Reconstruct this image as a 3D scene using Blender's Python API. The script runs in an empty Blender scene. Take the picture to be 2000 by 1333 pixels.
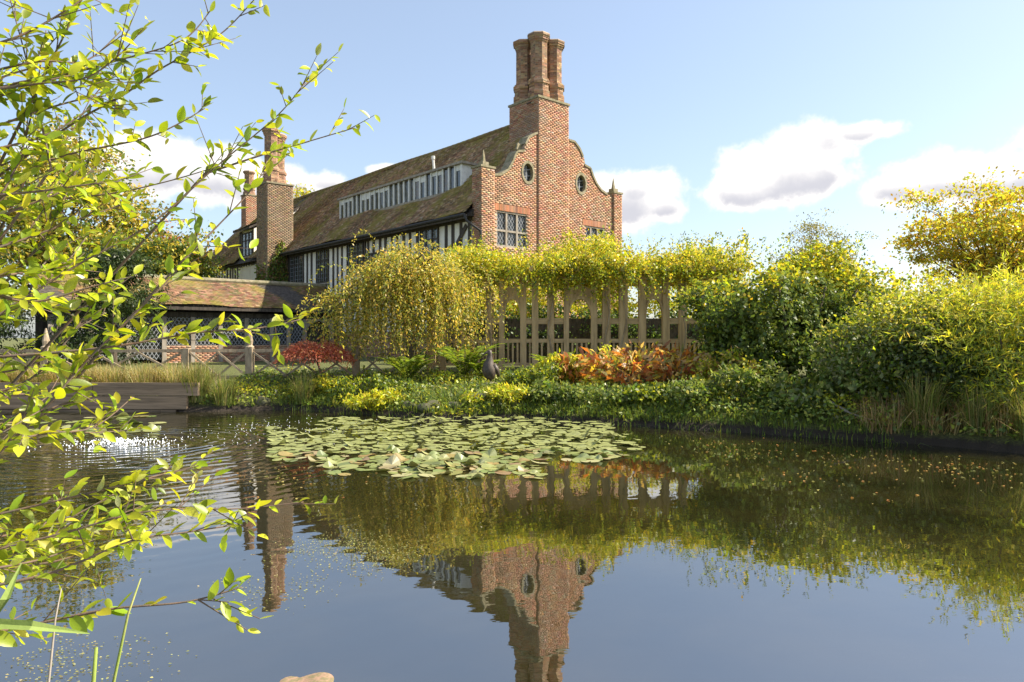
import bpy, bmesh, math, random
import numpy as np
from mathutils import Vector, Matrix
random.seed(7); RNG = np.random.default_rng(7)
R = math.radians
sc = bpy.context.scene
C = sc.collection
# ------------------------------------------------------------------ camera
F = 1400.0; HZ = 660.0; HC = 1.7        # focal length in photo pixels, horizon row, eye height above water
cd = bpy.data.cameras.new('camera'); cam = bpy.data.objects.new('camera', cd); C.objects.link(cam)
cd.sensor_width = 36.0; cd.lens = 36.0 * F / 2000.0; cd.shift_y = -(666.5 - HZ) / 2000.0
cd.clip_start = 0.05; cd.clip_end = 6000
cam.location = (0, 0, HC); cam.rotation_euler = (R(90), 0, 0)
sc.camera = cam
# ------------------------------------------------------------------ world, sun, exposure
SUN_DIR = Vector((0.92, 0.08, 0.88)).normalized()
SUN_EL = math.asin(SUN_DIR.z); SUN_AZ = math.atan2(SUN_DIR.x, SUN_DIR.y)
sc.view_settings.view_transform = 'Standard'; sc.view_settings.look = 'None'
sc.view_settings.exposure = 1.12; sc.view_settings.gamma = 1.0
W = bpy.data.worlds.new('World'); sc.world = W; W.use_nodes = True

def px(x, y, d):
    return Vector(((x - 1000) / F * d, d, HC - (y - HZ) / F * d))

class NT:
    def __init__(s, tree): s.t = tree; s.n = tree.nodes; s.l = tree.links
    def new(s, typ, **kw):
        nd = s.n.new(typ)
        for k, v in kw.items():
            if k == 'ins':
                for i, val in v.items():
                    if isinstance(val, bpy.types.NodeSocket): s.l.new(val, nd.inputs[i])
                    else: nd.inputs[i].default_value = val
            else: setattr(nd, k, v)
        return nd
    def math(s, op, a, b=0.0, c=None, clamp=False):
        ins = {0: a, 1: b}
        if c is not None: ins[2] = c
        return s.new('ShaderNodeMath', operation=op, use_clamp=clamp, ins=ins).outputs[0]
    def mix(s, f, a, b, blend='MIX'):
        nd = s.new('ShaderNodeMix', data_type='RGBA', blend_type=blend)
        for i, v in ((0, f), (6, a), (7, b)):
            if isinstance(v, bpy.types.NodeSocket): s.l.new(v, nd.inputs[i])
            else: nd.inputs[i].default_value = v
        return nd.outputs[2]
    def ramp(s, f, lo, hi, to0=0.0, to1=1.0):
        return s.new('ShaderNodeMapRange', interpolation_type='SMOOTHSTEP', ins={0: f, 1: lo, 2: hi, 3: to0, 4: to1}).outputs[0]
    def noise(s, vec, scale, detail=4.0, rough=0.55):
        ins = {'Scale': scale, 'Detail': detail, 'Roughness': rough}
        if vec is not None: ins['Vector'] = vec
        return s.new('ShaderNodeTexNoise', ins=ins)

w = NT(W.node_tree)
bg = W.node_tree.nodes['Background']
sky = w.new('ShaderNodeTexSky', sky_type='NISHITA', sun_disc=False, sun_elevation=SUN_EL, sun_rotation=SUN_AZ,
            air_density=1.0, dust_density=1.6, ozone_density=1.4)
gen = w.new('ShaderNodeTexCoord').outputs['Generated']
# cumulus: soft ellipsoids of direction broken up by noise, scattered round the whole sky
wn = w.noise(gen, 9.0, 7.0, 0.6).outputs[0]
wn2 = w.noise(gen, 30.0, 6.0, 0.6).outputs[0]
blobs = []
def cl(pxx, pyy, rx, ry): 
    v = Vector(((pxx - 1000) / F, 1, (HZ - pyy) / F)); n = v.normalized(); k = v.length
    blobs.append((n, rx / F / k, ry / F / k))
for b in ((1245, 385, 95, 62), (1195, 375, 60, 40), (1300, 410, 45, 30), (1520, 345, 120, 55), (1590, 290, 85, 60), (1440, 378, 75, 38), (1670, 262, 75, 22), (1600, 350, 85, 40),
          (1860, 350, 150, 55), (1960, 345, 150, 50), (1740, 375, 70, 40), (2120, 330, 150, 60), (300, 320, 130, 62), (420, 345, 110, 60), (560, 365, 90, 50), (640, 358, 60, 30), (150, 330, 120, 60), (1240, 365, 20, 20), (760, 335, 50, 16)):
    cl(*b)
for k in range(30):                                     # the same kind of cloud all the way round
    az = R(40) + R(280) * k / 30 + random.uniform(-.05, .05); el = R(random.choice((10, 13, 16, 22, 30, 42)))
    n = Vector((math.sin(az) * math.cos(el), math.cos(az) * math.cos(el), math.sin(el)))
    blobs.append((n, random.uniform(.05, .12), random.uniform(.03, .055)))
dens = None; num = None; den = None
for n, rx, ry in blobs:
    d = w.new('ShaderNodeVectorMath', operation='SUBTRACT', ins={0: gen, 1: tuple(n)}).outputs[0]
    d = w.new('ShaderNodeVectorMath', operation='MULTIPLY', ins={0: d, 1: (1 / rx, 1 / rx, 1 / ry)}).outputs[0]
    ln = w.new('ShaderNodeVectorMath', operation='LENGTH', ins={0: d}).outputs['Value']
    v = w.math('SUBTRACT', 1.0, ln)
    vp = w.math('MAXIMUM', w.math('ADD', v, .35), 0.0); dz = w.new('ShaderNodeSeparateXYZ', ins={0: d}).outputs[2]
    nv = w.math('MULTIPLY', vp, dz); num = nv if num is None else w.math('ADD', num, nv); den = vp if den is None else w.math('ADD', den, vp)
    dens = v if dens is None else w.math('SMOOTH_MAX', dens, v, 0.25)
dn = w.math('ADD', dens, w.math('MULTIPLY', w.math('SUBTRACT', wn, 0.5), 1.9))
dn = w.math('ADD', dn, w.math('MULTIPLY_ADD', w.math('SUBTRACT', wn2, 0.5), 0.9, 0.16))
mask = w.ramp(dn, 0.0, 0.52)
vert = w.math('DIVIDE', num, w.math('MAXIMUM', den, .01))
thick = w.math('MULTIPLY', w.ramp(w.math('MULTIPLY_ADD', w.math('SUBTRACT', wn, 0.5), 1.6, vert), -.45, .40, 1, 0), w.ramp(dn, .25, .75))
ccol = w.mix(thick, (1.0, 0.97, 0.93, 1), (0.56, 0.56, 0.61, 1))
SKY_S = 0.107
skyc = w.mix(1.0, sky.outputs[0], (SKY_S, SKY_S, SKY_S, 1), 'MULTIPLY')
skyc = w.mix(0.22, skyc, (0.43, 0.47, 0.51, 1))          # thin high haze
ccol = w.mix(1.0, ccol, (0.60, 0.60, 0.60, 1), 'MULTIPLY')
w.l.new(w.mix(mask, skyc, ccol), bg.inputs[0]); bg.inputs[1].default_value = 1.0
sd_ = bpy.data.lights.new('sun', 'SUN'); sd_.energy = 5.0; sd_.angle = R(0.55); sd_.color = (1.0, 0.90, 0.74)
sun = bpy.data.objects.new('sun', sd_); C.objects.link(sun)
sun.rotation_euler = (-SUN_DIR).to_track_quat('-Z', 'Y').to_euler()

# ------------------------------------------------------------------ materials
def mat(name):
    m = bpy.data.materials.new(name); m.use_nodes = True
    t = NT(m.node_tree); b = m.node_tree.nodes['Principled BSDF']
    return m, t, b
def leaf_mat(name, trans=0.45, objrand=None, gloss=0.06):
    m = bpy.data.materials.new(name); m.use_nodes = True
    t = NT(m.node_tree); t.n.remove(t.n['Principled BSDF']); out = t.n['Material Output']
    if objrand:
        rnd = t.new('ShaderNodeObjectInfo').outputs['Random']
        r = t.new('ShaderNodeValToRGB', ins={0: rnd}); e = r.color_ramp.elements
        e[0].color = objrand[0] + (1,); e[1].color = objrand[-1] + (1,)
        for i, c in enumerate(objrand[1:-1]):
            k = e.new((i + 1) / (len(objrand) - 1)); k.color = c + (1,)
        nz = t.noise(t.new('ShaderNodeTexCoord').outputs['Object'], 14, 3).outputs[0]
        col = t.mix(t.ramp(nz, .35, .75, 0, .5), r.outputs[0], (0.09, 0.08, 0.02, 1))
    else:
        col = t.new('ShaderNodeAttribute', attribute_name='Col').outputs['Color']
    d = t.new('ShaderNodeBsdfDiffuse', ins={0: col}).outputs[0]
    tc = t.mix(1.0, col, (1.35, 1.25, 0.7, 1), 'MULTIPLY')
    tr = t.new('ShaderNodeBsdfTranslucent', ins={0: tc}).outputs[0]
    a = t.new('ShaderNodeMixShader', ins={0: trans, 1: d, 2: tr}).outputs[0]
    g = t.new('ShaderNodeBsdfGlossy', ins={'Color': (1, 1, 1, 1), 'Roughness': 0.42}).outputs[0]
    b = t.new('ShaderNodeMixShader', ins={0: gloss, 1: a, 2: g}).outputs[0]
    t.l.new(b, out.inputs[0]); return m
M = {}
M['leaf'] = leaf_mat('foliage', 0.5, gloss=0.025)
M['leaf_dull'] = leaf_mat('foliage_dull', 0.35, gloss=0.02)
M['sprig'] = leaf_mat('sallow_leaf', 0.62, [(0.20, 0.28, 0.02), (0.40, 0.46, 0.02), (0.52, 0.54, 0.04), (0.28, 0.37, 0.02), (0.46, 0.47, 0.22)])
M['pad'] = leaf_mat('lily_pad', 0.08, [(0.10, 0.15, 0.03), (0.25, 0.27, 0.07), (0.14, 0.20, 0.04), (0.32, 0.32, 0.11), (0.08, 0.12, 0.025), (0.30, 0.20, 0.06), (0.20, 0.24, 0.05), (0.37, 0.35, 0.17), (0.20, 0.11, 0.05)], gloss=0.12)

def vcol_mat(name, rough, nscale=6.0, dirt=(0.05, 0.045, 0.03), dirt_amt=0.35, bump=0.0, bscale=60, moss=None):
    m, t, b = mat(name)
    col = t.new('ShaderNodeAttribute', attribute_name='Col').outputs['Color']
    co = t.new('ShaderNodeTexCoord').outputs['Object']
    n = t.noise(co, nscale, 6, .65).outputs[0]
    col = t.mix(t.ramp(n, .45, .75, 0, dirt_amt), col, dirt + (1,))
    if moss:
        n2 = t.noise(co, moss[1], 7, .7).outputs[0]
        col = t.mix(t.ramp(n2, moss[2], moss[3], 0, moss[4]), col, moss[0] + (1,))
    t.l.new(col, b.inputs['Base Color']); b.inputs['Roughness'].default_value = rough
    b.inputs['Specular IOR Level'].default_value = 0.25
    if bump:
        h = t.noise(co, bscale, 4).outputs[0]
        t.l.new(t.new('ShaderNodeBump', ins={'Strength': bump, 'Distance': .02, 'Height': h}).outputs[0], b.inputs['Normal'])
    return m
M['brick'] = vcol_mat('brick', .9, .8, (0.24, 0.20, 0.15), .6, .4, moss=((0.12, 0.10, 0.07), 1.7, .52, .75, .55))
M['tile'] = vcol_mat('roof_tile', .9, 2.5, (0.06, 0.045, 0.03), .5, .3, 40, moss=((0.22, 0.20, 0.03), .55, .42, .64, .75))
def plain(name, c1, c2, scale, rough=.8, stretch=None, bump=.3, spec=.25, lo=.35, hi=.7):
    m, t, b = mat(name)
    co = t.new('ShaderNodeTexCoord').outputs['Object']
    if stretch: co = t.new('ShaderNodeMapping', ins={0: co, 3: stretch}).outputs[0]
    n = t.noise(co, scale, 7, .65).outputs[0]
    t.l.new(t.mix(t.ramp(n, lo, hi), c1 + (1,), c2 + (1,)), b.inputs['Base Color'])
    b.inputs['Roughness'].default_value = rough; b.inputs['Specular IOR Level'].default_value = spec
    if bump: t.l.new(t.new('ShaderNodeBump', ins={'Strength': bump, 'Distance': .02, 'Height': n}).outputs[0], b.inputs['Normal'])
    return m
M['mortar'] = plain('lime_mortar', (0.44, 0.34, 0.26), (0.34, 0.26, 0.19), 3, .95)
M['plaster'] = plain('white_limewash', (0.80, 0.77, 0.70), (0.60, 0.55, 0.46), 1.6, .9, (1, 1, .35), .1, lo=.45, hi=.8)
M['timber'] = plain('dark_timber', (0.045, 0.038, 0.032), (0.10, 0.085, 0.07), 9, .8, (1, 1, .1))
M['grey_timber'] = plain('weathered_grey_timber', (0.36, 0.32, 0.27), (0.22, 0.19, 0.15), 8, .85, (1, 1, .2))
M['white_paint'] = plain('white_paint', (0.74, 0.74, 0.72), (0.6, 0.6, 0.57), 5, .6, None, .05)
M['oak'] = plain('pale_oak', (0.56, 0.41, 0.23), (0.34, 0.24, 0.13), 9, .8, (1, 1, .12))
M['oak_h'] = plain('pale_oak_rail', (0.56, 0.41, 0.23), (0.34, 0.24, 0.13), 9, .8, (.12, 1, 1))
M['plank'] = plain('weathered_plank', (0.24, 0.18, 0.12), (0.10, 0.075, 0.05), 6, .85, (.1, 1, 2))
M['fence'] = plain('fence_oak', (0.40, 0.32, 0.22), (0.22, 0.17, 0.12), 12, .85, (1, 1, .3))
M['stone'] = plain('old_stone', (0.30, 0.26, 0.18), (0.16, 0.15, 0.08), 7, .9)
M['rock'] = plain('mossy_rock', (0.11, 0.10, 0.07), (0.07, 0.08, 0.025), 6, .9)
M['bark'] = plain('bark', (0.12, 0.095, 0.07), (0.05, 0.04, 0.03), 14, .9, (1, 1, .3))
M['twig'] = plain('twig', (0.17, 0.11, 0.075), (0.10, 0.085, 0.07), 20, .7)
M['bronze'] = plain('weathered_bronze', (0.04, 0.03, 0.024), (0.10, 0.075, 0.055), 11, .55, None, .3, .5)
M['iron'] = plain('black_iron', (0.03, 0.03, 0.03), (0.06, 0.055, 0.05), 10, .6)
M['lead'] = plain('lead_sheet', (0.33, 0.35, 0.38), (0.24, 0.25, 0.27), 4, .6)
M['foam'] = plain('water_foam', (0.85, 0.88, 0.9), (0.7, 0.75, 0.8), 4, .4)
m, t, b = mat('leaded_glass'); b.inputs['Base Color'].default_value = (0.035, 0.04, 0.04, 1); b.inputs['Roughness'].default_value = .06
b.inputs['Specular IOR Level'].default_value = 1.0
co = t.new('ShaderNodeTexCoord').outputs['Object']
t.l.new(t.new('ShaderNodeBump', ins={'Strength': .5, 'Distance': .03, 'Height': t.noise(co, 5, 3).outputs[0]}).outputs[0], b.inputs['Normal']); M['glass'] = m
m, t, b = mat('ground'); co = t.new('ShaderNodeTexCoord').outputs['Object']
n1 = t.noise(co, 1.3, 8, .7).outputs[0]; n2 = t.noise(co, 22, 4, .7).outputs[0]
g1 = t.mix(t.ramp(n2, .35, .65), (0.05, 0.065, 0.015, 1), (0.14, 0.15, 0.03, 1))
zc = t.new('ShaderNodeSeparateXYZ', ins={0: co}).outputs[2]
t.l.new(t.mix(t.ramp(t.math('MULTIPLY_ADD', n2, .15, zc), .16, .28), (0.028, 0.020, 0.012, 1), t.mix(t.ramp(n1, .5, .72), g1, (0.07, 0.05, 0.03, 1))), b.inputs['Base Color']); b.inputs['Roughness'].default_value = .95
t.l.new(t.new('ShaderNodeBump', ins={'Strength': .8, 'Distance': .06, 'Height': n2}).outputs[0], b.inputs['Normal']); M['ground'] = m
# pond water: dark, silty, mirror-like, with a ripple train spreading from the bubbler
BUB = px(235, 868, F * HC / (868 - HZ)); BUB.z = 0
m, t, b = mat('pond_water'); t.n.remove(b); out = t.n['Material Output']
geo = t.new('ShaderNodeNewGeometry').outputs['Position']
rel = t.new('ShaderNodeVectorMath', operation='SUBTRACT', ins={0: geo, 1: tuple(BUB)}).outputs[0]
dist = t.new('ShaderNodeVectorMath', operation='LENGTH', ins={0: rel}).outputs['Value']
warp = t.noise(geo, 1.2, 3).outputs[0]
ph = t.math('ADD', t.math('MULTIPLY', dist, 24.0), t.math('MULTIPLY', warp, 14.0))
wave = t.math('MULTIPLY', t.math('SINE', ph), t.math('DIVIDE', 1.0, t.math('ADD', 1.0, t.math('POWER', t.math('MULTIPLY', dist, .36), 3.0))))
sp = t.new('ShaderNodeMapping', ins={0: geo, 3: (1, 1.6, 1)}).outputs[0]
small = t.noise(sp, 3.2, 3, .5).outputs[0]
hgt = t.math('ADD', t.math('MULTIPLY', wave, .0035), t.math('MULTIPLY', small, .0007))
bmp = t.new('ShaderNodeBump', ins={'Strength': 1.0, 'Distance': 1.0, 'Height': hgt}).outputs[0]
silt = t.noise(geo, .8, 4).outputs[0]
dcol = t.mix(t.ramp(silt, .35, .7), (0.012, 0.012, 0.004, 1), (0.024, 0.021, 0.007, 1))
dif = t.new('ShaderNodeBsdfDiffuse', ins={0: dcol}).outputs[0]
gl = t.new('ShaderNodeBsdfGlossy', ins={'Color': (.93, .95, 1, 1), 'Roughness': .015, 'Normal': bmp}).outputs[0]
fr = t.new('ShaderNodeFresnel', ins={'IOR': 3.4, 'Normal': bmp}).outputs[0]
t.l.new(t.new('ShaderNodeMixShader', ins={0: t.math('ADD', fr, .04, clamp=True), 1: dif, 2: gl}).outputs[0], out.inputs[0]); M['water'] = m

# ------------------------------------------------------------------ object helpers
def link(name, me, m=None, parent=None):
    o = bpy.data.objects.new(name, me); C.objects.link(o)
    if m is not None and me is not None and not me.materials: me.materials.append(M[m] if isinstance(m, str) else m)
    if parent: o.parent = parent
    return o
def tag(o, label=None, cat=None, group=None, kind=None):
    if label: o['label'] = label
    if cat: o['category'] = cat
    if group: o['group'] = group
    if kind: o['kind'] = kind
    return o
def empty(name, loc=(0, 0, 0), rz=0.0):
    o = bpy.data.objects.new(name, None); C.objects.link(o); o.location = loc; o.rotation_euler = (0, 0, rz); o.empty_display_size = .2
    return o
class MB:
    def __init__(s): s.v = []; s.f = []
    def add(s, vs, fs):
        k = len(s.v); s.v += [tuple(v) for v in vs]; s.f += [tuple(i + k for i in f) for f in fs]; return s
    def hexa(s, p):            # 8 corners: bottom ring 0-3, top ring 4-7
        return s.add(p, [(0, 3, 2, 1), (4, 5, 6, 7), (0, 1, 5, 4), (1, 2, 6, 5), (2, 3, 7, 6), (3, 0, 4, 7)])
    def box(s, x0, x1, y0, y1, z0, z1):
        return s.hexa([(x0, y0, z0), (x1, y0, z0), (x1, y1, z0), (x0, y1, z0), (x0, y0, z1), (x1, y0, z1), (x1, y1, z1), (x0, y1, z1)])
    def bar(s, a, b, wd, dp, up=(0, 0, 1)):
        a = Vector(a); b = Vector(b); d = (b - a).normalized(); u = Vector(up)
        if abs(d.dot(u)) > .95: u = Vector((0, 1, 0))
        x = d.cross(u).normalized(); y = x.cross(d)
        P = [q + x * i * wd / 2 + y * j * dp / 2 for q in (a, b) for i, j in ((-1, -1), (1, -1), (1, 1), (-1, 1))]
        return s.hexa(P)
    def tube(s, pts, rad, n=6, cap=True):
        pts = [Vector(p) for p in pts]; k = len(s.v); ref = None
        for i, p in enumerate(pts):
            d = (pts[min(i + 1, len(pts) - 1)] - pts[max(i - 1, 0)]).normalized()
            if ref is None: ref = d.orthogonal().normalized()
            ref = (ref - d * ref.dot(d)).normalized(); q = d.cross(ref); r = rad[i] if hasattr(rad, '__len__') else rad
            for j in range(n):
                a = 2 * math.pi * j / n; s.v.append(tuple(p + (ref * math.cos(a) + q * math.sin(a)) * r))
        for i in range(len(pts) - 1):
            for j in range(n): s.f.append((k + i * n + j, k + i * n + (j + 1) % n, k + (i + 1) * n + (j + 1) % n, k + (i + 1) * n + j))
        if cap: s.f.append(tuple(k + j for j in range(n))[::-1]); s.f.append(tuple(k + (len(pts) - 1) * n + j for j in range(n)))
        return s
    def lathe(s, prof, n=12, c=(0, 0, 0), rot=0.0):
        k = len(s.v)
        for r, z in prof:
            for j in range(n):
                a = rot + 2 * math.pi * j / n; s.v.append((c[0] + r * math.cos(a), c[1] + r * math.sin(a), c[2] + z))
        for i in range(len(prof) - 1):
            for j in range(n): s.f.append((k + i * n + j, k + i * n + (j + 1) % n, k + (i + 1) * n + (j + 1) % n, k + (i + 1) * n + j))
        s.f.append(tuple(k + j for j in range(n))[::-1]); s.f.append(tuple(k + (len(prof) - 1) * n + j for j in range(n)))
        return s
    def mesh(s, name, smooth=False):
        me = bpy.data.meshes.new(name); me.from_pydata(s.v, [], s.f); me.update()
        if smooth: me.polygons.foreach_set('use_smooth', [True] * len(me.polygons))
        return me
    def build(s, name, m, parent=None, smooth=False): return link(name, s.mesh(name, smooth), m, parent)

def np_mesh(name, V, Q, col=None):
    """V (n,3), Q (m,4) quads, col (n,3)"""
    me = bpy.data.meshes.new(name); V = np.asarray(V, np.float32); Q = np.asarray(Q, np.int32)
    me.vertices.add(len(V)); me.vertices.foreach_set('co', V.ravel())
    me.loops.add(Q.size); me.loops.foreach_set('vertex_index', Q.ravel())
    me.polygons.add(len(Q)); me.polygons.foreach_set('loop_start', np.arange(0, Q.size, 4, dtype=np.int32))
    me.update(calc_edges=True)
    if col is not None:
        a = me.attributes.new('Col', 'FLOAT_COLOR', 'POINT')
        a.data.foreach_set('color', np.concatenate([col, np.ones((len(col), 1))], 1).astype(np.float32).ravel())
    return me
def unit(a): return a / np.maximum(np.linalg.norm(a, axis=1, keepdims=True), 1e-6)
def palette(n, cols, jit=.18):
    cols = np.array(cols); c = cols[RNG.integers(0, len(cols), n)]
    return np.clip(c * (1 + jit * RNG.normal(size=(n, 1))) * (1 + .06 * RNG.normal(size=(n, 3))), .004, .9)
def leaf_mesh(name, P, D, L, Wd, col, nrm=None):
    n = len(P); D = unit(D); N = RNG.normal(size=(n, 3)) if nrm is None else nrm + .6 * RNG.normal(size=(n, 3))
    S = unit(np.cross(D, N)); N = np.cross(S, D); L = np.asarray(L).reshape(-1, 1) * np.ones((n, 1)); Wd = np.asarray(Wd).reshape(-1, 1) * np.ones((n, 1))
    V = np.stack([P, P + D * L * .45 + S * Wd * .5 + N * L * .08, P + D * L - N * L * .06, P + D * L * .45 - S * Wd * .5 + N * L * .08], 1).reshape(-1, 3)
    Q = np.arange(4 * n).reshape(n, 4)
    return np_mesh(name, V, Q, np.repeat(col, 4, 0))
def in_blobs(n, blobs, shell=.55):
    """points in ellipsoids (cx,cy,cz,rx,ry,rz), denser to the outside, clumped"""
    vol = np.array([b[3] * b[4] * b[5] for b in blobs]) ** .75; ks = RNG.choice(len(blobs), n, p=vol / vol.sum())
    B = np.array(blobs)[ks]; d = unit(RNG.normal(size=(n, 3))); r = shell + (1 - shell) * RNG.random((n, 1)) ** .6
    return B[:, :3] + d * r * B[:, 3:6], d
def clumps(n, blobs, per=40, spread=.22, shell=.5):
    k = max(1, n // per); Cc, d = in_blobs(k, blobs, shell)
    i = RNG.integers(0, k, n); P = Cc[i] + RNG.normal(size=(n, 3)) * spread * np.array((1, 1, .6))
    return P, d[i]
def foliage(name, n, blobs, L, Wd, cols, parent=None, per=40, spread=.22, shell=.5, m='leaf', droop=0.2, topcols=None, zsplit=None):
    P, d = clumps(n, blobs, per, spread, shell)
    D = RNG.normal(size=(n, 3)) + d * .5; D[:, 2] -= droop
    c = palette(n, cols)
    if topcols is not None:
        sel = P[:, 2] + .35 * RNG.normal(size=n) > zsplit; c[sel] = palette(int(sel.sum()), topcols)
    s = RNG.uniform(.7, 1.3, n)
    return link(name, leaf_mesh(name, P, D, L * s, Wd * s, c, d), m, parent)
def strands(name, starts, dirs, length, step, L, Wd, cols, parent=None, grav=.9, m='leaf', per=1):
    Ps = []; Ds = []; Tn = []
    for p, dv, ln in zip(starts, dirs, length):
        tone = RNG.uniform(.75, 1.25)
        p = np.array(p, float); v = np.array(dv, float); k = int(ln / step)
        for i in range(k):
            v = v + np.array((0, 0, -grav * step * 2.2)); v /= np.linalg.norm(v); p = p + v * step
            for _ in range(per): Ps.append(p + RNG.normal(size=3) * .025); Ds.append(v * .8 + RNG.normal(size=3) * .55); Tn.append(tone)
    P = np.array(Ps); D = np.array(Ds); s = RNG.uniform(.7, 1.3, len(P))
    o = link(name, leaf_mesh(name, P, D, L * s, Wd * s, palette(len(P), cols) * np.array(Tn)[:, None]), m, parent)
    if name != 'crown': o['kind'] = 'stuff'
    return o
def blades(name, n, centres, rad, h, wd, cols, parent=None, lean=.35, m='leaf_dull', zf=None):
    cen = np.array(centres)[RNG.integers(0, len(centres), n)]
    a = RNG.uniform(0, 2 * np.pi, n); r = rad * np.sqrt(RNG.random(n)); P = cen + np.stack([r * np.cos(a), r * np.sin(a), 0 * a], 1)
    if zf is not None: P[:, 2] = zf(P[:, 0], P[:, 1])
    H = h * RNG.uniform(.55, 1.15, n); le = lean * RNG.normal(size=n); a2 = a + RNG.normal(size=n) * .7
    o = np.stack([np.cos(a2), np.sin(a2), 0 * a], 1); sd = np.stack([-np.sin(a2), np.cos(a2), 0 * a], 1) * wd / 2; up = np.array((0, 0, 1.))
    le = np.abs(le)[:, None]; H = H[:, None]
    m1 = P + up * H * .55 + o * H * le * .35; tip = P + up * H * (1 - .35 * le) + o * H * le * 1.1
    V = np.stack([P - sd, P + sd, m1 + sd * .8, m1 - sd * .8, tip + sd * .1, tip - sd * .1], 1).reshape(-1, 3)
    k = np.arange(n)[:, None] * 6; Q = np.concatenate([k + np.array((0, 1, 2, 3)), k + np.array((3, 2, 4, 5))])
    return link(name, np_mesh(name, V, Q, np.repeat(palette(n, cols), 6, 0)), m, parent)
def limbs(base, height, r0, spread, levels=4, nb=3, up=.55, first=.35, seed=0):
    """recursive limbs -> (MB, tip points)"""
    rd = random.Random(seed); mb = MB(); tips = []
    def grow(p, d, ln, r, lev):
        pts = [p]; q = p.copy(); dd = d.copy()
        for i in range(4):
            dd = (dd + Vector((rd.uniform(-.16, .16), rd.uniform(-.16, .16), rd.uniform(-.03, .10)))).normalized(); q = q + dd * ln / 4; pts.append(q.copy())
        mb.tube(pts, [r * (1 - .11 * i) for i in range(5)], 6 if lev < 2 else 4, cap=(lev == 0))
        if lev >= levels: tips.append(q.copy()); return
        if lev >= levels - 1: tips.append(pts[2].copy())
        for k in range(nb):
            a = rd.uniform(0, 2 * math.pi); sdv = Vector((math.cos(a), math.sin(a), 0)) * spread
            nd = (dd * up + sdv + Vector((0, 0, rd.uniform(.05, .5)))).normalized()
            grow(pts[rd.choice((2, 3, 4, 4))] if k else q, nd, ln * rd.uniform(.6, .82), r * .58, lev + 1)
    grow(Vector(base), Vector((0, 0, 1)), height * first, r0, 0)
    return mb, tips

# ------------------------------------------------------------------ terrain and water
shore = [(-60, 16.6), (-30, 16.6), (-8.0, 16.45), (-6.6, 16.5), (-5.2, 16.9), (-3.2, 15.8), (-1.5, 14.8), (0.4, 14.75), (1.1, 14.3), (2.9, 13.5), (4.5, 12.6),
         (5.9, 11.8), (6.8, 11.2), (7.7, 10.3), (9.5, 8.8), (12, 7.0), (14, 3.5), (13, -1), (6, -1.0), (2, .9), (-1.2, 1.0), (-2.3, 1.9), (-3.4, 2.6), (-4.6, 3.0), (-8, 3.0), (-20, 2.0), (-60, 2)]
SH = np.array(shore, float)
def sdist(x, y):
    x = np.asarray(x, float); y = np.asarray(y, float); best = np.full(x.shape, 1e9); ins = np.zeros(x.shape, bool)
    for i in range(len(SH)):
        a = SH[i]; b = SH[(i + 1) % len(SH)]; ex, ey = b - a; L2 = ex * ex + ey * ey
        tt = np.clip(((x - a[0]) * ex + (y - a[1]) * ey) / L2, 0, 1)
        best = np.minimum(best, np.hypot(x - a[0] - tt * ex, y - a[1] - tt * ey))
        with np.errstate(divide='ignore', invalid='ignore'):
            cr = ((a[1] > y) != (b[1] > y)) & (x < ex * (y - a[1]) / (ey if ey else 1e-9) + a[0])
        ins ^= cr
    return np.where(ins, -best, best)
def ground_z(x, y):
    x = np.asarray(x, float); y = np.asarray(y, float)
    s = sdist(x, y)
    bank = .10 + .68 * (1 - np.exp(-np.maximum(s, 0) / 1.5))
    wall = np.where(s > .06, .60, 0.0)
    lw = np.clip((-7.3 - x) / .5, 0, 1) * (y > 9)
    near = np.clip((6 - y) / 2, 0, 1)
    z = bank * (1 - lw) + wall * lw
    z = z * (1 - near) + near * (.05 + .3 * (1 - np.exp(-np.maximum(s, 0) / 1.2)))
    z = z + .03 * np.sin(x * 1.9 + y) * np.cos(y * 1.3) * (s > .4) * (1 - lw)
    return np.where(s > 0, z, np.maximum(-.7, s * .8))
def axis(lo, hi, st, far):
    a = list(np.arange(lo, hi + st, st)); k = st
    while a[-1] < far: k *= 1.35; a.append(a[-1] + k)
    k = st
    while a[0] > -far: k *= 1.35; a.insert(0, a[0] - k)
    return np.array(a)
gx = axis(-20, 20, .22, 2500); gy = axis(0, 32, .22, 2500)
X, Y = np.meshgrid(gx, gy); Z = ground_z(X, Y)
V = np.stack([X.ravel(), Y.ravel(), Z.ravel()], 1); nx = len(gx); ii = (np.arange(len(gy) - 1)[:, None] * nx + np.arange(nx - 1)).ravel()
gme = np_mesh('ground', V, np.stack([ii, ii + 1, ii + nx + 1, ii + nx], 1))
tag(link('ground', gme, 'ground'), 'grassy ground sloping to the pond with the garden terrace behind', kind='structure')
wm = MB(); wm.add([(-60, -2, 0), (16, -2, 0), (16, 17.2, 0), (-60, 17.2, 0)], [(0, 1, 2, 3)])
tag(wm.build('water', 'water'), 'dark still pond reflecting house and sky', kind='structure')
gz = lambda x, y: float(ground_z(np.array([x]), np.array([y]))[0])

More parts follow.
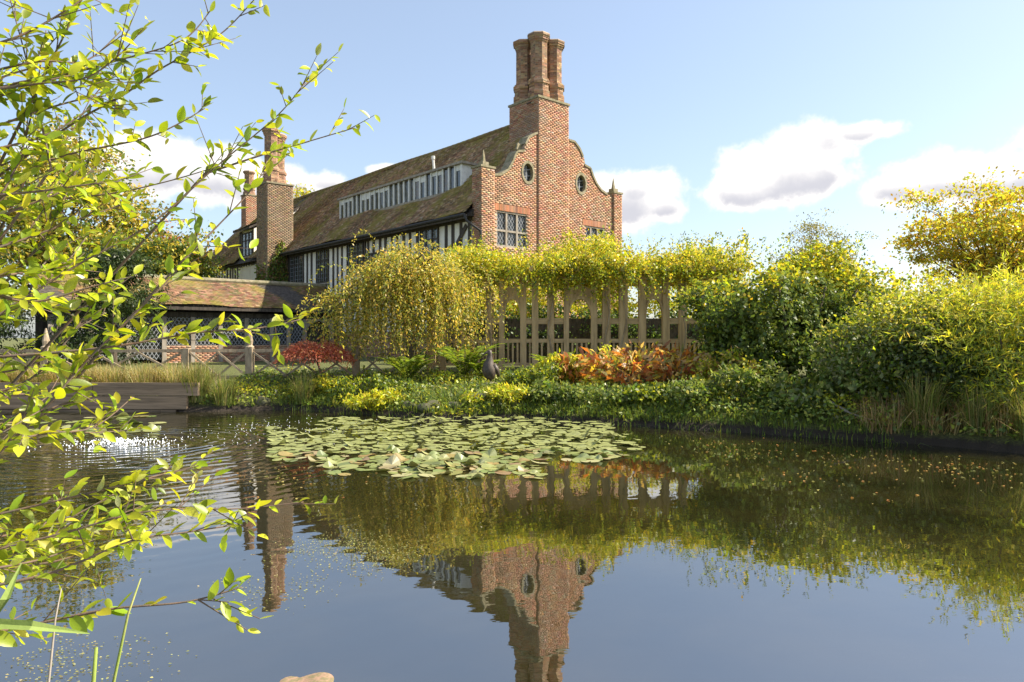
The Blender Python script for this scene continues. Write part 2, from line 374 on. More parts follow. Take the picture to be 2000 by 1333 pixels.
# ------------------------------------------------------------------ manor house
HA = math.atan2(.657, .754)
house = empty('manor_house', (-1.2, 28, 0), HA)
tag(house, 'long timber-framed manor house with curved red brick gable and tiled roof', 'house')
HM = Matrix.Translation((-1.2, 28, 0)) @ Matrix.Rotation(HA, 4, 'Z')
LEN, WID, EZ, RZ, BASE = 33.5, 8.24, 6.6, 11.4, .6
def onG(pxx, pyy):                 # photo pixel on the gable plane -> (t, z)
    k = (pxx - 1000) / F; tt = (1.2 + 28 * k) / (.754 - .657 * k); d = 28 + .657 * tt
    return tt, HC + (HZ - pyy) / F * d
def zg(zx, zy): return onG(880 + .3451 * zx, 40 + .3451 * zy)
left = [zg(*p) for p in ((235, 878), (285, 876), (325, 848), (352, 800), (368, 758), (378, 745), (415, 742), (422, 705), (440, 668), (470, 648), (492, 640))]
right = [zg(*p) for p in ((668, 680), (700, 690), (730, 730), (748, 775), (757, 822), (790, 840), (805, 885), (826, 930), (852, 965), (885, 988))]
kz = 8.25
outline = [(0.0, BASE), (WID, BASE), (WID, kz)] + right[::-1] + left[::-1] + [(0.0, kz)]
def rect(a, b, c, d): return [(a, c), (b, c), (b, d), (a, d)]
w1 = zg(258, 1073); w1b = zg(436, 1250); w2 = zg(757, 1160); w2b = zg(872, 1160)
win1 = rect(w1[0], w1b[0], 5.35, w1[1]); win2 = rect(w2[0], w2b[0], 5.6, w2[1])
oc1 = zg(437, 862); oc2 = zg(738, 925)
def ell(c, rx, rz, n=20): return [(c[0] + rx * math.cos(2 * math.pi * i / n), c[1] + rz * math.sin(2 * math.pi * i / n)) for i in range(n)]
ov1 = ell(oc1, .28, .38); ov2 = ell(oc2, .28, .38)
def pip(x, y, poly):
    x = np.asarray(x); y = np.asarray(y); r = np.zeros(x.shape, bool)
    for i in range(len(poly)):
        (x0, y0), (x1, y1) = poly[i], poly[(i + 1) % len(poly)]
        if y0 != y1: r ^= ((y0 > y) != (y1 > y)) & (x < (x1 - x0) * (y - y0) / (y1 - y0) + x0)
    return r
def plate(name, outer, holes, y0, y1, m, parent):       # extruded outline with holes, in local x-z, from y0 to y1
    bm = bmesh.new(); edges = []
    for loop in [outer] + holes:
        vs = [bm.verts.new((p[0], y0, p[1])) for p in loop]
        edges += [bm.edges.new((vs[i], vs[(i + 1) % len(vs)])) for i in range(len(vs))]
    bmesh.ops.triangle_fill(bm, use_beauty=True, use_dissolve=False, edges=edges)
    r = bmesh.ops.extrude_face_region(bm, geom=bm.faces[:])
    bmesh.ops.translate(bm, verts=[g for g in r['geom'] if isinstance(g, bmesh.types.BMVert)], vec=(0, y1 - y0, 0))
    bmesh.ops.recalc_face_normals(bm, faces=bm.faces[:]); me = bpy.data.meshes.new(name); bm.to_mesh(me); bm.free()
    return link(name, me, m, parent)
BR = [(0.42, 0.22, 0.13), (0.38, 0.19, 0.115), (0.45, 0.25, 0.155), (0.38, 0.22, 0.14), (0.46, 0.29, 0.19), (0.34, 0.17, 0.11), (0.43, 0.23, 0.135), (0.43, 0.30, 0.21)]
BRP = [(0.40, 0.26, 0.16), (0.45, 0.30, 0.19), (0.36, 0.21, 0.13), (0.30, 0.19, 0.12), (0.42, 0.24, 0.14)]
def bricks(name, parent, org, u, nrm, u0, u1, z0, z1, inside=None, cols=BR, bw=.225, bh=.075, out=.010, pale=None):
    org = np.array(org, float); u = np.array(u, float); nrm = np.array(nrm, float); V = []; K = []
    rows = int((z1 - z0) / bh); us = []; zs = []; ws = []
    for r in range(rows):
        x = u0 - (bw / 2 if r % 2 else 0); k = 0
        while x < u1:
            a = max(x, u0); bb = min(x + bw, u1)
            if bb - a > .04: us.append((a + bb) / 2); ws.append(bb - a - .011); zs.append(z0 + (r + .5) * bh)
            x += bw
    us = np.array(us); zs = np.array(zs); ws = np.array(ws)
    if inside is not None: k = inside(us, zs); us, zs, ws = us[k], zs[k], ws[k]
    n = len(us); h = (bh - .011) / 2; o = out + .004 * RNG.random(n); c = palette(n, cols, .08)
    if pale is not None: k = pale(us, zs) > RNG.random(n); c[k] = palette(int(k.sum()), BRP, .15)
    def P(su, sz, dep): return org + (us + su * ws / 2)[:, None] * u + np.stack([0 * us, 0 * us, zs + sz * h], 1) + (o * dep)[:, None] * nrm
    cor = [(-1, -1), (1, -1), (1, 1), (-1, 1)]
    V = np.stack([P(a, b, 1) for a, b in cor] + [P(a, b, -.2) for a, b in cor], 1).reshape(-1, 3)
    k = np.arange(n)[:, None] * 8
    Q = np.concatenate([k + np.array(q) for q in ((0, 1, 2, 3), (4, 5, 1, 0), (5, 6, 2, 1), (6, 7, 3, 2), (7, 4, 0, 3))])
    return tag(link(name, np_mesh(name, V, Q, np.repeat(c, 8, 0)), 'brick', parent), kind='stuff')
gable = plate('gable_wall', outline, [win1, win2, ov1, ov2], 0.0, .42, 'mortar', house)
def lint(wn): return (wn[0][0] - .12, wn[1][0] + .12, wn[2][1], wn[2][1] + .26)
l1, l2 = lint(win1), lint(win2)
def g_in(us, zs):
    k = pip(us, zs, outline)
    for h in (win1, win2, ell(oc1, .36, .48), ell(oc2, .36, .48)): k &= ~pip(us, zs, h)
    for l in (l1, l2): k &= ~((us > l[0]) & (us < l[1]) & (zs > l[2]) & (zs < l[3]))
    return k
def g_pale(us, zs):                # weathered pale brick and flint on the outer flanks
    e = np.minimum(us, WID - us); return np.clip(1.25 - e / 1.5, 0, .8) * np.clip((zs - 4.5) / 2, .2, 1)
bricks('brickwork', gable, (0, 0, 0), (1, 0, 0), (0, -1, 0), 0, WID, BASE, 10.9, g_in, pale=g_pale)
for l in (l1, l2):                 # soldier-course lintel, brick by brick
    x = l[0]
    while x < l[1] - .03:
        b_ = MB().box(x, min(x + .068, l[1]), -.022 - random.random() * .006, .1, l[2], l[3]).mesh('brick')
        a_ = b_.attributes.new('Col', 'FLOAT_COLOR', 'POINT'); cc = palette(1, [(0.42, 0.18, 0.10), (0.38, 0.16, 0.09)])[0]
        a_.data.foreach_set('color', np.tile(np.append(cc, 1), 8).astype(np.float32)); link('brick', b_, 'brick', gable); x += .078
# coping along the curved parapet
for seg in (left, right):
    mb = MB()
    for (a, b2) in zip(seg[:-1], seg[1:]): mb.bar((a[0], .21, a[1] + .02), (b2[0], .21, b2[1] + .02), .52, .09, (0, 1, 0) if False else (0, 0, 1))
    mb.build('coping', 'stone', house)
# kneelers (corner piers) with stone caps and little obelisk finials
for t0, t1, lab in ((-.08, .62, 'left'), (WID - .5, WID + .08, 'right')):
    kn = MB().box(t0 + .02, t1 - .02, -.08, .50, BASE, kz + .12).build('kneeler', 'mortar', house)
    bricks('brickwork', kn, (t0, -.08, 0), (1, 0, 0), (0, -1, 0), 0, t1 - t0, BASE, kz + .1, pale=lambda u_, z_: .55 + 0 * u_)
    bricks('brickwork', kn, (t0 + .02, .50, 0), (0, -1, 0), (-1, 0, 0), 0, .58, BASE, kz + .1, pale=lambda u_, z_: .4 + 0 * u_)
    bricks('brickwork', kn, (t1 - .02, -.08, 0), (0, 1, 0), (1, 0, 0), 0, .58, BASE, kz + .1, pale=lambda u_, z_: .4 + 0 * u_)
    c = ((t0 + t1) / 2, .2)
    MB().box(t0 - .03, t1 + .03, -.12, .53, kz + .12, kz + .2).build('cap_stone', 'stone', kn)
    MB().box(c[0] - .15, c[0] + .15, .05, .35, kz + .2, kz + .38).build('finial_base', 'stone', kn)
    MB().lathe([(.09, 0), (.06, .2), (.012, .5)], 4, (c[0], c[1], kz + .38), math.pi / 4).build('finial', 'stone', kn)
# oculus windows
for oc in (oc1, oc2):
    o = empty('oculus_window'); o.parent = house
    n = 24; mb = MB()
    for i in range(n):
        a0 = 2 * math.pi * i / n; a1 = 2 * math.pi * (i + 1) / n
        p = lambda a, r, y: (oc[0] + r * .28 * math.cos(a), y, oc[1] + r * .38 * math.sin(a))
        mb.hexa([p(a0, .98, -.035), p(a0, 1.3, -.035), p(a0, 1.3, .12), p(a0, .98, .12), p(a1, .98, -.035), p(a1, 1.3, -.035), p(a1, 1.3, .12), p(a1, .98, .12)])
    mb.build('surround', 'stone', o)
    MB().add([(oc[0] + .32 * math.cos(2 * math.pi * i / n), .14, oc[1] + .42 * math.sin(2 * math.pi * i / n)) for i in range(n)], [tuple(range(n))]).build('pane', 'glass', o)
    mb = MB().bar((oc[0], .12, oc[1] - .38), (oc[0], .12, oc[1] + .38), .03, .03)
    for dz in (-.18, .08): mb.bar((oc[0] - .26, .12, oc[1] + dz), (oc[0] + .26, .12, oc[1] + dz + .1), .025, .025)
    mb.build('glazing_bar', 'lead', o)
def lattice(x0, x1, z0, z1, y, st=.16, wd=.014):
    mb = MB(); h = z1 - z0; wv = x1 - x0; k = st * 1.5
    c = -h
    n = int((wv + h) / st) + 1
    for i in range(n + 1):
        q = x0 - h * .66 + i * st
        for sg in (1, -1):
            pts = []
            for zz in (z0, z1):
                xx = q + (zz - z0) * .66 if sg > 0 else q + (z1 - zz) * .66
                pts.append((xx, zz))
            (xa, za), (xb, zb) = pts
            # clip to x range
            def clip(xa, za, xb, zb):
                if xa > xb: xa, za, xb, zb = xb, zb, xa, za
                if xb <= x0 or xa >= x1 or xb - xa < 1e-6: return None
                if xa < x0: za += (zb - za) * (x0 - xa) / (xb - xa); xa = x0
                if xb > x1: zb = za + (zb - za) * (x1 - xa) / (xb - xa); xb = x1
                return xa, za, xb, zb
            r = clip(xa, za, xb, zb)
            if r and abs(r[2] - r[0]) > .03: mb.bar((r[0], y, r[1]), (r[2], y, r[3]), wd, wd, (0, 1, 0))
    return mb
def casement(parent, wn, cols, rows, y=.06, fm='grey_timber', lat=True):
    o = empty('casement_window'); o.parent = parent
    x0, x1, z0, z1 = wn[0][0], wn[1][0], wn[0][1], wn[2][1]
    mb = MB()
    mb.box(x0, x0 + .07, y - .05, y + .1, z0, z1).box(x1 - .07, x1, y - .05, y + .1, z0, z1)
    mb.box(x0 + .07, x1 - .07, y - .05, y + .1, z0, z0 + .07).box(x0 + .07, x1 - .07, y - .05, y + .1, z1 - .07, z1)
    for i in range(1, cols): xm = x0 + (x1 - x0) * i / cols; mb.box(xm - .045, xm + .045, y - .04, y + .09, z0 + .07, z1 - .07)
    for j in range(1, rows): zm = z0 + (z1 - z0) * (.45 if rows == 2 else j / rows); mb.box(x0 + .07, x1 - .07, y - .035, y + .085, zm - .04, zm + .04)
    mb.build('frame', fm, o)
    for i in range(cols):
        a = x0 + (x1 - x0) * i / cols + .04; b3 = x0 + (x1 - x0) * (i + 1) / cols - .04
        tl = RNG.normal() * .008
        MB().add([(a, y + .05 + tl, z0 + .04), (b3, y + .05 - tl, z0 + .04), (b3, y + .05 - tl, z1 - .04), (a, y + .05 + tl, z1 - .04)], [(0, 1, 2, 3)]).build('pane', 'glass', o)
    if lat: lattice(x0 + .06, x1 - .06, z0 + .06, z1 - .06, y + .025).build('lead_lattice', 'lead', o)
    return o
casement(house, win1, 3, 2); casement(house, win2, 3, 2)
# main chimney stack with three octagonal shafts
def octa_shaft(c, z0, z1, r, parent, name='chimney_shaft', moul=True):
    o = empty(name); o.parent = parent; h = z1 - z0
    prof = [(r * 1.32, 0), (r * 1.32, h * .10), (r * 1.18, h * .13), (r * 1.18, h * .21), (r * 1.34, h * .235), (r * 1.34, h * .265), (r * 1.02, h * .32), (r, h * .33),
            (r, h * .86), (r * 1.1, h * .875), (r * 1.1, h * .895), (r * 1.22, h * .91), (r * 1.22, h * .93), (r * 1.38, h * .95), (r * 1.38, h * .985), (r * 1.28, h)]
    MB().lathe([(q * .985, z) for q, z in prof], 8, (c[0], c[1], z0), math.pi / 8).build('core', 'mortar', o)
    V = []; bh = .075; mb = MB(); 
    # bricks laid round the octagon, one course at a time, following the mouldings
    cols = []; vs = []; qs = []
    zz = 0.0; r_i = 0
    P = np.array(prof)
    while zz + bh <= h:
        rr = np.interp(zz + bh / 2, P[:, 1], P[:, 0])
        for j in range(8):
            a0 = math.pi / 8 + 2 * math.pi * j / 8; a1 = a0 + 2 * math.pi / 8
            A = np.array((math.cos(a0), math.sin(a0))) * rr; B = np.array((math.cos(a1), math.sin(a1))) * rr; e = (B - A) / np.linalg.norm(B - A); nn = np.array((e[1], -e[0]))
            ln = np.linalg.norm(B - A); cut = (0, ln * (.62 if r_i % 2 else .38), ln)
            for q in range(2):
                p0 = A + e * (cut[q] + .005) + nn * .006; p1 = A + e * (cut[q + 1] - .005) + nn * .006
                k = len(vs)
                for pt, dz, dn_ in ((p0, .005, 0), (p1, .005, 0), (p1, bh - .005, 0), (p0, bh - .005, 0)): vs.append((c[0] + pt[0], c[1] + pt[1], z0 + zz + dz))
                qs.append((k, k + 1, k + 2, k + 3)); cols.append(1)
        zz += bh; r_i += 1
    n = len(qs); cc = palette(n, [(0.34, 0.18, 0.10), (0.40, 0.24, 0.14), (0.30, 0.17, 0.11), (0.42, 0.27, 0.17), (0.25, 0.15, 0.10)], .15)
    tag(link('brickwork', np_mesh('brickwork', np.array(vs), np.array(qs), np.repeat(cc, 4, 0)), 'brick', o), kind='stuff')
    return o
def stack(name, t0, t1, s0, s1, z0, z1, shafts, ztop, r, parent, cols=BR):
    o = empty(name); o.parent = parent
    MB().box(t0, t1, s0, s1, z0, z1).build('core', 'mortar', o)
    bricks('brickwork', o, (t0, s0, 0), (1, 0, 0), (0, -1, 0), 0, t1 - t0, z0, z1, cols=cols)
    bricks('brickwork', o, (t0, s1, 0), (0, -1, 0), (-1, 0, 0), 0, s1 - s0, z0, z1, cols=cols)
    bricks('brickwork', o, (t1, s0, 0), (0, 1, 0), (1, 0, 0), 0, s1 - s0, z0, z1, cols=cols)
    MB().box(t0 - .05, t1 + .05, s0 - .05, s1 + .05, z1, z1 + .09).build('ledge', 'stone', o)
    for c in shafts: octa_shaft(c, z1 + .09, ztop + random.uniform(-.06, .06), r, o)
    return o
st = stack('chimney_stack', 3.0, 4.8, -.06, 1.78, BASE + .02, 11.75, [(3.46, .40), (3.46, 1.32), (4.34, .40), (4.34, 1.32)], 14.55, .375, house)
for zz, tt in ((11.6, 2.9), (11.62, 4.9)): MB().bar((tt, .3, zz), (tt, .55, zz), .04, .04).build('iron_tie', 'iron', st)
# long roof: hand-laid tiles over a slab
def tiles(name, parent, t0, z0, t1, z1, s0, s1, cols, skip=None, w_=.168, g=.105):
    run = math.hypot(t1 - t0, z1 - z0); ut = (t1 - t0) / run; uz = (z1 - z0) / run; sg = 1 if t1 > t0 else -1
    nr = int(run / g); nc = int((s1 - s0) / w_)
    rr, cc2 = np.meshgrid(np.arange(nr), np.arange(nc), indexing='ij'); rr = rr.ravel(); cc2 = cc2.ravel()
    s = s0 + (cc2 + .5 + .5 * (rr % 2)) * w_; v = rr * g
    if skip is not None: k = ~skip(s, v, t0 + v * ut); s, v, rr = s[k], v[k], rr[k]
    n = len(s); lift = .022 + .012 * RNG.random(n); j = RNG.normal(size=n) * .006
    wave = .05 * np.sin(s * .63 + v * .3) + .03 * np.sin(s * 1.7 + 1 + v)
    nt, nz = -uz * sg * sg, ut * 1.0
    def P(ds, dv, off):
        vv = v + dv + j; return np.stack([t0 + vv * ut - (uz * (off + wave)) * (1 if sg > 0 else -1) * 1.0, s + ds * w_ * .485, z0 + vv * uz + abs(ut) * (off + wave)], 1)
    V = np.stack([P(-1, -.02, lift), P(1, -.02, lift), P(1, g * 1.25, lift * .15), P(-1, g * 1.25, lift * .15), P(-1, -.02, lift - .018), P(1, -.02, lift - .018)], 1).reshape(-1, 3)
    k = np.arange(n)[:, None] * 6; Q = np.concatenate([k + np.array((0, 1, 2, 3)), k + np.array((4, 5, 1, 0))])
    return tag(link(name, np_mesh(name, V, Q, np.repeat(palette(n, cols, .2), 6, 0)), 'tile', parent), kind='stuff')
TC = [(0.30, 0.18, 0.105), (0.24, 0.145, 0.09), (0.35, 0.22, 0.13), (0.20, 0.13, 0.08), (0.30, 0.20, 0.11), (0.40, 0.29, 0.19)]
TR = [(0.24, 0.125, 0.08), (0.19, 0.10, 0.065), (0.27, 0.155, 0.10), (0.17, 0.10, 0.065), (0.25, 0.16, 0.10), (0.16, 0.13, 0.06)]
roof = empty('roof'); roof.parent = house
MID = WID / 2; OV = .42
MB().add([(-OV + .08, .38, EZ - .12), (MID, .38, RZ - .07), (WID + OV - .08, .38, EZ - .12), (-OV + .08, LEN, EZ - .12), (MID, LEN, RZ - .07), (WID + OV - .08, LEN, EZ - .12)],
         [(0, 1, 4, 3), (1, 2, 5, 4), (0, 2, 1), (3, 4, 5), (0, 3, 5, 2)]).build('roof_slab', 'timber', roof)
D0, D1, DT, DZ0, DZ1 = 2.57, 13.5, 1.0, 8.08, 9.13
def rskip(s, v, t):
    k = (s > D0) & (s < D1) & (t > DT) & (t < DT + 1.0)
    k |= (s > 22.9) & (s < 25.3) & (t < 1.75)
    k |= (t > 2.95) & (s < 1.8); k |= (s > 18.0) & (s < 19.4) & (t < .35)
    return k
tiles('tile_covering', roof, -OV, EZ, MID - .04, RZ - .04, .40, LEN, TC, rskip)
tiles('tile_covering', roof, WID + OV, EZ, MID + .2, RZ - .21, .40, LEN, TC)
mb = MB()
s_ = 1.85
while s_ < LEN: mb.tube([(MID, s_, RZ - .03 + .02 * math.sin(s_ * .6)), (MID, min(s_ + .43, LEN), RZ - .03 + .02 * math.sin(s_ * .6 + .2))], [.13, .115], 8); s_ += .42
mb.build('ridge_tiles', plain('ridge_tile', (0.20, 0.17, 0.06), (0.17, 0.10, 0.06), 3, .9), roof)
MB().box(-OV - .03, -OV + .03, .4, 19.9, EZ - .22, EZ - .06).build('fascia', 'timber', roof)
MB().tube([(-OV - .08, .45, EZ - .08), (-OV - .08, 18, EZ - .10)], .065, 8).build('gutter', 'iron', roof)
MB().tube([(-OV - .08, .45, EZ - .08), (-OV - .05, .30, EZ - .35), (-.12, -.12, EZ - .75), (-.12, -.14, EZ - 1.4), (-.12, -.14, BASE)], .05, 8).build('downpipe', 'iron', roof)
MB().tube([(2.55, 6.8, 9.4), (2.45, 6.8, 10.35)], .06, 8).tube([(2.45, 6.8, 10.35), (2.45, 6.8, 10.5)], .09, 8).build('vent_pipe', 'white_paint', roof)
# ribbon dormer
dm = empty('dormer'); dm.parent = house
MB().box(DT - .12, DT + 1.15, D0 - .14, D1 + .14, DZ1, DZ1 + .10).build('dormer_roof', 'grey_timber', dm)
MB().box(DT - .10, DT + .12, D0, D1, DZ0 - .14, DZ0).build('sill', 'grey_timber', dm)
for s0 in (D0, D1 - .07):
    MB().add([(DT, s0, DZ0 - .1), (DT + 1.12, s0, DZ1), (DT, s0, DZ1), (DT, s0 + .07, DZ0 - .1), (DT + 1.12, s0 + .07, DZ1), (DT, s0 + .07, DZ1)], [(0, 1, 2), (5, 4, 3), (0, 3, 4, 1), (1, 4, 5, 2), (2, 5, 3, 0)]).build('cheek', 'white_paint', dm)
NP = 24
for i in range(NP + 1):
    s = D0 + .04 + (D1 - D0 - .08) * i / NP
    MB().box(DT - .03, DT + .06, s - .045, s + .045, DZ0, DZ1).build('mullion', 'white_paint', dm)
    if i < NP:
        e = s + (D1 - D0 - .08) / NP; tl = RNG.normal() * .012
        MB().add([(DT + .04 + tl, s + .03, DZ0), (DT + .04 - tl, e - .03, DZ0), (DT + .04 - tl, e - .03, DZ1), (DT + .04 + tl, s + .03, DZ1)], [(3, 2, 1, 0)]).build('pane', 'glass', dm)
        if random.random() < .75: MB().box(DT + .015, DT + .03, s + .05, e - .05, DZ1 - random.uniform(.15, .35), DZ1 - .01).build('blind', 'white_paint', dm)
# timber-framed long wall
tw = empty('timber_wall'); tw.parent = house
MB().box(0, .3, .42, LEN, BASE, EZ - .02).build('plaster', 'plaster', tw)
MB().box(.3, WID - .02, .44, LEN - .02, BASE, EZ - .1).build('rear_wall', 'plaster', tw)
def sw(pxx): k = (pxx - 1000) / F; return (-1.2 - 28 * k) / (.657 + .754 * k)
MB().add([(0, LEN, EZ), (WID, LEN, EZ), (MID, LEN, RZ - .1)], [(0, 1, 2)]).build('end_gable', 'plaster', tw)
wins = [(567, 594, 4.75, 6.35), (619, 643, 4.6, 6.4), (679, 711, 4.85, 6.42), (716, 752, 4.6, 5.75), (822, 858, 4.9, 6.38)]
spans = []
def side_window(parent, s0, s1, z0, z1, nl=3, x=0.0):
    o = empty('casement_window'); o.parent = parent
    mb = MB(); 
    mb.box(x - .07, x + .02, s0, s0 + .07, z0, z1).box(x - .07, x + .02, s1 - .07, s1, z0, z1).box(x - .07, x + .02, s0 + .07, s1 - .07, z0, z0 + .08).box(x - .07, x + .02, s0 + .07, s1 - .07, z1 - .07, z1)
    for i in range(1, nl): q = s0 + (s1 - s0) * i / nl; mb.box(x - .055, x + .01, q - .03, q + .03, z0 + .08, z1 - .07)
    zt = z0 + (z1 - z0) * .66; mb.box(x - .05, x + .01, s0 + .07, s1 - .07, zt - .03, zt + .03)
    mb.build('frame', 'timber', o)
    for i in range(nl):
        a = s0 + (s1 - s0) * i / nl + .03; b4 = s0 + (s1 - s0) * (i + 1) / nl - .03; tl = RNG.normal() * .01
        MB().add([(x - .02 + tl, a, z0 + .05), (x - .02 - tl, b4, z0 + .05), (x - .02 - tl, b4, z1 - .05), (x - .02 + tl, a, z1 - .05)], [(3, 2, 1, 0)]).build('pane', 'glass', o)
    mb = MB()
    for i in range(nl * 2): q = s0 + (s1 - s0) * (i + .5) / (nl * 2); mb.bar((x - .035, q, z0 + .08), (x - .035, q, z1 - .07), .014, .014)
    for i in range(1, 7): q = z0 + (z1 - z0) * i / 7; mb.bar((x - .036, s0 + .07, q), (x - .036, s1 - .07, q), .012, .012)
    mb.build('lead_lattice', 'lead', o)
    MB().box(x - .11, x, s0 - .05, s1 + .05, z0 - .08, z0 - .003).build('sill', 'grey_timber', o)
for a, b5, z0, z1 in wins:
    s1, s0 = sw(a), sw(b5); spans.append((s0, s1, z0, z1)); side_window(tw, s0, s1, z0, z1)
pl = MB().box(-.10, .0, .45, 17.9, BASE, 1.9).build('brick_plinth', 'mortar', tw)
bricks('brickwork', pl, (-.10, 17.9, 0), (0, -1, 0), (-1, 0, 0), 0, 17.45, BASE, 1.9)
MB().box(-.14, .0, .45, 17.9, 1.9, 1.98).build('plinth_cap', 'timber', tw)
s = .62
def beam(parent, *bx): MB().box(*bx).build('timber_stud', 'timber', parent)
while s < LEN - .2:
    wd = random.uniform(.13, .2); zb = 1.98 if s < 17.9 else BASE; zz = [(zb, EZ - .25)]
    for s0, s1, z0, z1 in spans:
        if s + wd > s0 - .03 and s < s1 + .03: zz = [(zb, z0 - .1)] + ([(z1 + .02, EZ - .25)] if z1 < 6.1 else [])
    if not (22.8 < s < 25.4):
        for z0, z1 in zz: beam(tw, -.035, .02, s, s + wd, z0, z1)
    s += wd + random.uniform(.28, .42)
for z0, z1 in ((EZ - .25, EZ - .07), (3.7, 3.92)): MB().box(-.05, .02, .45, LEN, z0, z1).build('rail_beam', 'timber', tw)
MB().bar((-.04, .9, 6.2), (-.04, 2.0, 5.0), .2, .03, (1, 0, 0)).build('brace', 'timber', tw)
MB().box(-.06, .02, sw(716) + .02, sw(713) + .02, BASE, EZ - .1).build('post', 'timber', tw)
# raised window bay in the far roof
rb = empty('raised_bay'); rb.parent = house
MB().add([(-.05, 22.9, EZ - .3), (2.9, 22.9, EZ - .3), (2.9, 22.9, 10.2), (-.05, 22.9, 8.62), (-.05, 25.3, EZ - .3), (2.9, 25.3, EZ - .3), (2.9, 25.3, 10.2), (-.05, 25.3, 8.62)], [(0, 1, 2, 3), (7, 6, 5, 4), (0, 3, 7, 4), (1, 5, 6, 2), (3, 2, 6, 7), (0, 4, 5, 1)]).build('plaster', 'plaster', rb)
side_window(rb, 23.1, 24.8, 6.9, 8.45, 3, -.05)
for q in (22.91, 24.85, 25.1): beam(rb, -.09, -.04, q, q + .18, EZ - .3, 8.6)
for q in np.arange(23.2, 24.8, .42): beam(rb, -.085, -.04, q, q + .13, EZ - .3, 6.8)
MB().add([(-.4, 22.75, 8.55), (2.9, 22.75, 10.2), (2.9, 25.6, 10.2), (-.4, 25.6, 8.55), (-.4, 22.75, 8.68), (2.9, 22.75, 10.35), (2.9, 25.6, 10.35), (-.4, 25.6, 8.68)], [(0, 3, 2, 1), (4, 5, 6, 7), (0, 1, 5, 4), (1, 2, 6, 5), (2, 3, 7, 6), (3, 0, 4, 7)]).build('bay_roof', 'timber', rb)
tiles('tile_covering', rb, -.42, 8.68, 2.9, 10.36, 22.7, 25.65, TC)
# the ivy-clad chimney on the long wall and a third one far behind
BRO = [(0.29, 0.20, 0.12), (0.25, 0.17, 0.10), (0.33, 0.23, 0.14), (0.22, 0.16, 0.10)]
c2 = stack('chimney_stack', -1.25, .3, 17.9, 19.4, BASE, 10.5, [(-.85, 18.3), (-.15, 18.95)], 13.7, .36, house, BRO)
tag(c2, 'square brick stack half covered in ivy with two octagonal shafts')
c3 = stack('chimney_stack', 2.55, 3.4, 31.2, 32.05, 9.0, 12.3, [(2.98, 31.62)], 14.2, .33, house)
def ivy(n, t0, t1, z0, z1, s, y_fun):
    pass
n = 5200; tt = RNG.uniform(-1.3, .35, n); zz = BASE + 6.6 * RNG.random(n) ** 1.15; k = np.abs(tt + .55 - .12 * np.sin(zz * 2)) < .95 * (1 - (zz / 7.6) ** 2.2) + .08; tt, zz = tt[k], zz[k]; n = len(tt)
P = np.stack([tt, 17.86 - .10 * RNG.random(n), zz], 1); P2 = np.stack([-1.29 - .1 * RNG.random(n), RNG.uniform(17.9, 19.3, n), zz * .8 + .2], 1)
P = np.concatenate([P, P2[::2]]); D = RNG.normal(size=P.shape); D[:, 2] -= .6
tag(link('ivy', leaf_mesh('ivy', P, D, RNG.uniform(.1, .17, len(P)), RNG.uniform(.08, .13, len(P)), palette(len(P), [(0.14, 0.21, 0.03), (0.20, 0.27, 0.035), (0.10, 0.16, 0.03), (0.26, 0.15, 0.06)])), 'leaf_dull', c2), kind='stuff')

# ------------------------------------------------------------------ covered walkway
wk = empty('covered_walkway', tuple(HM @ Vector((0, 11.5, 0))), HA)
tag(wk, 'low tiled covered walkway with dark posts and arched doorway joining the house', 'walkway')
WL = -13.0
MB().add([(WL, -.35, 3.1), (-.02, -.35, 3.1), (-.02, 1.6, 4.35), (WL, 1.6, 4.35), (-.02, 3.4, 3.1), (WL, 3.4, 3.1)], [(0, 1, 2, 3), (3, 2, 4, 5), (0, 3, 5), (1, 4, 2), (0, 5, 4, 1)]).build('roof_slab', 'timber', wk)
def tiles_x(name, parent, x0, x1, y0, z0, y1, z1, cols):
    o = tiles(name, parent, y0, z0, y1, z1, x0, x1, cols, None, .2, .13)
    co = np.empty(len(o.data.vertices) * 3, np.float32); o.data.vertices.foreach_get('co', co); co = co.reshape(-1, 3)[:, [1, 0, 2]].copy(); o.data.vertices.foreach_set('co', co.ravel()); o.data.flip_normals(); return o
tiles_x('tile_covering', wk, WL, -.05, -.38, 3.12, 1.6, 4.38, TR)
MB().tube([(WL, 1.6, 4.42), (-.05, 1.6, 4.42)], .12, 8).build('ridge_tiles', 'stone', wk)
MB().box(WL, -.03, -.36, -.28, 2.92, 3.08).build('fascia', 'timber', wk)
MB().box(WL, -.03, .10, .24, 2.62, 2.84).build('wall_plate', 'timber', wk)
MB().box(WL, -.1, .9, 1.0, BASE, 3.3).build('back_wall', 'timber', wk)
MB().box(-8.4, -2.0, .08, .26, BASE - .1, 1.35).build('plinth', 'mortar', wk)
bricks('brickwork', wk, (-8.4, .08, 0), (1, 0, 0), (0, -1, 0), 0, 6.4, BASE - .1, 1.35)
xs = [-12.6, -11.2, -9.8, -8.4, -7.2, -6.0, -4.8, -3.6, -2.75, -1.9, -.45]
for x in xs: MB().box(x - .09, x + .09, .06, .24, BASE - .1, 2.62).build('post', 'grey_timber', wk)
for a, b6 in zip(xs[:-2], xs[1:-1]):
    o = empty('lattice_window'); o.parent = wk
    z0 = 1.37 if -8.5 < a < -2.1 else .75
    MB().add([(a + .09, .19, z0), (b6 - .09, .19, z0), (b6 - .09, .19, 2.62), (a + .09, .19, 2.62)], [(0, 1, 2, 3)]).build('pane', 'glass', o)
    lattice(a + .09, b6 - .09, z0, 2.6, .15, .17, .022).build('lattice', 'lead', o)
xa, xb = -1.81, -.54
arch = [(xa, 1.95), (xa + .06, 2.2), (xa + .25, 2.4), ((xa + xb) / 2, 2.55), (xb - .25, 2.4), (xb - .06, 2.2), (xb, 1.95)]
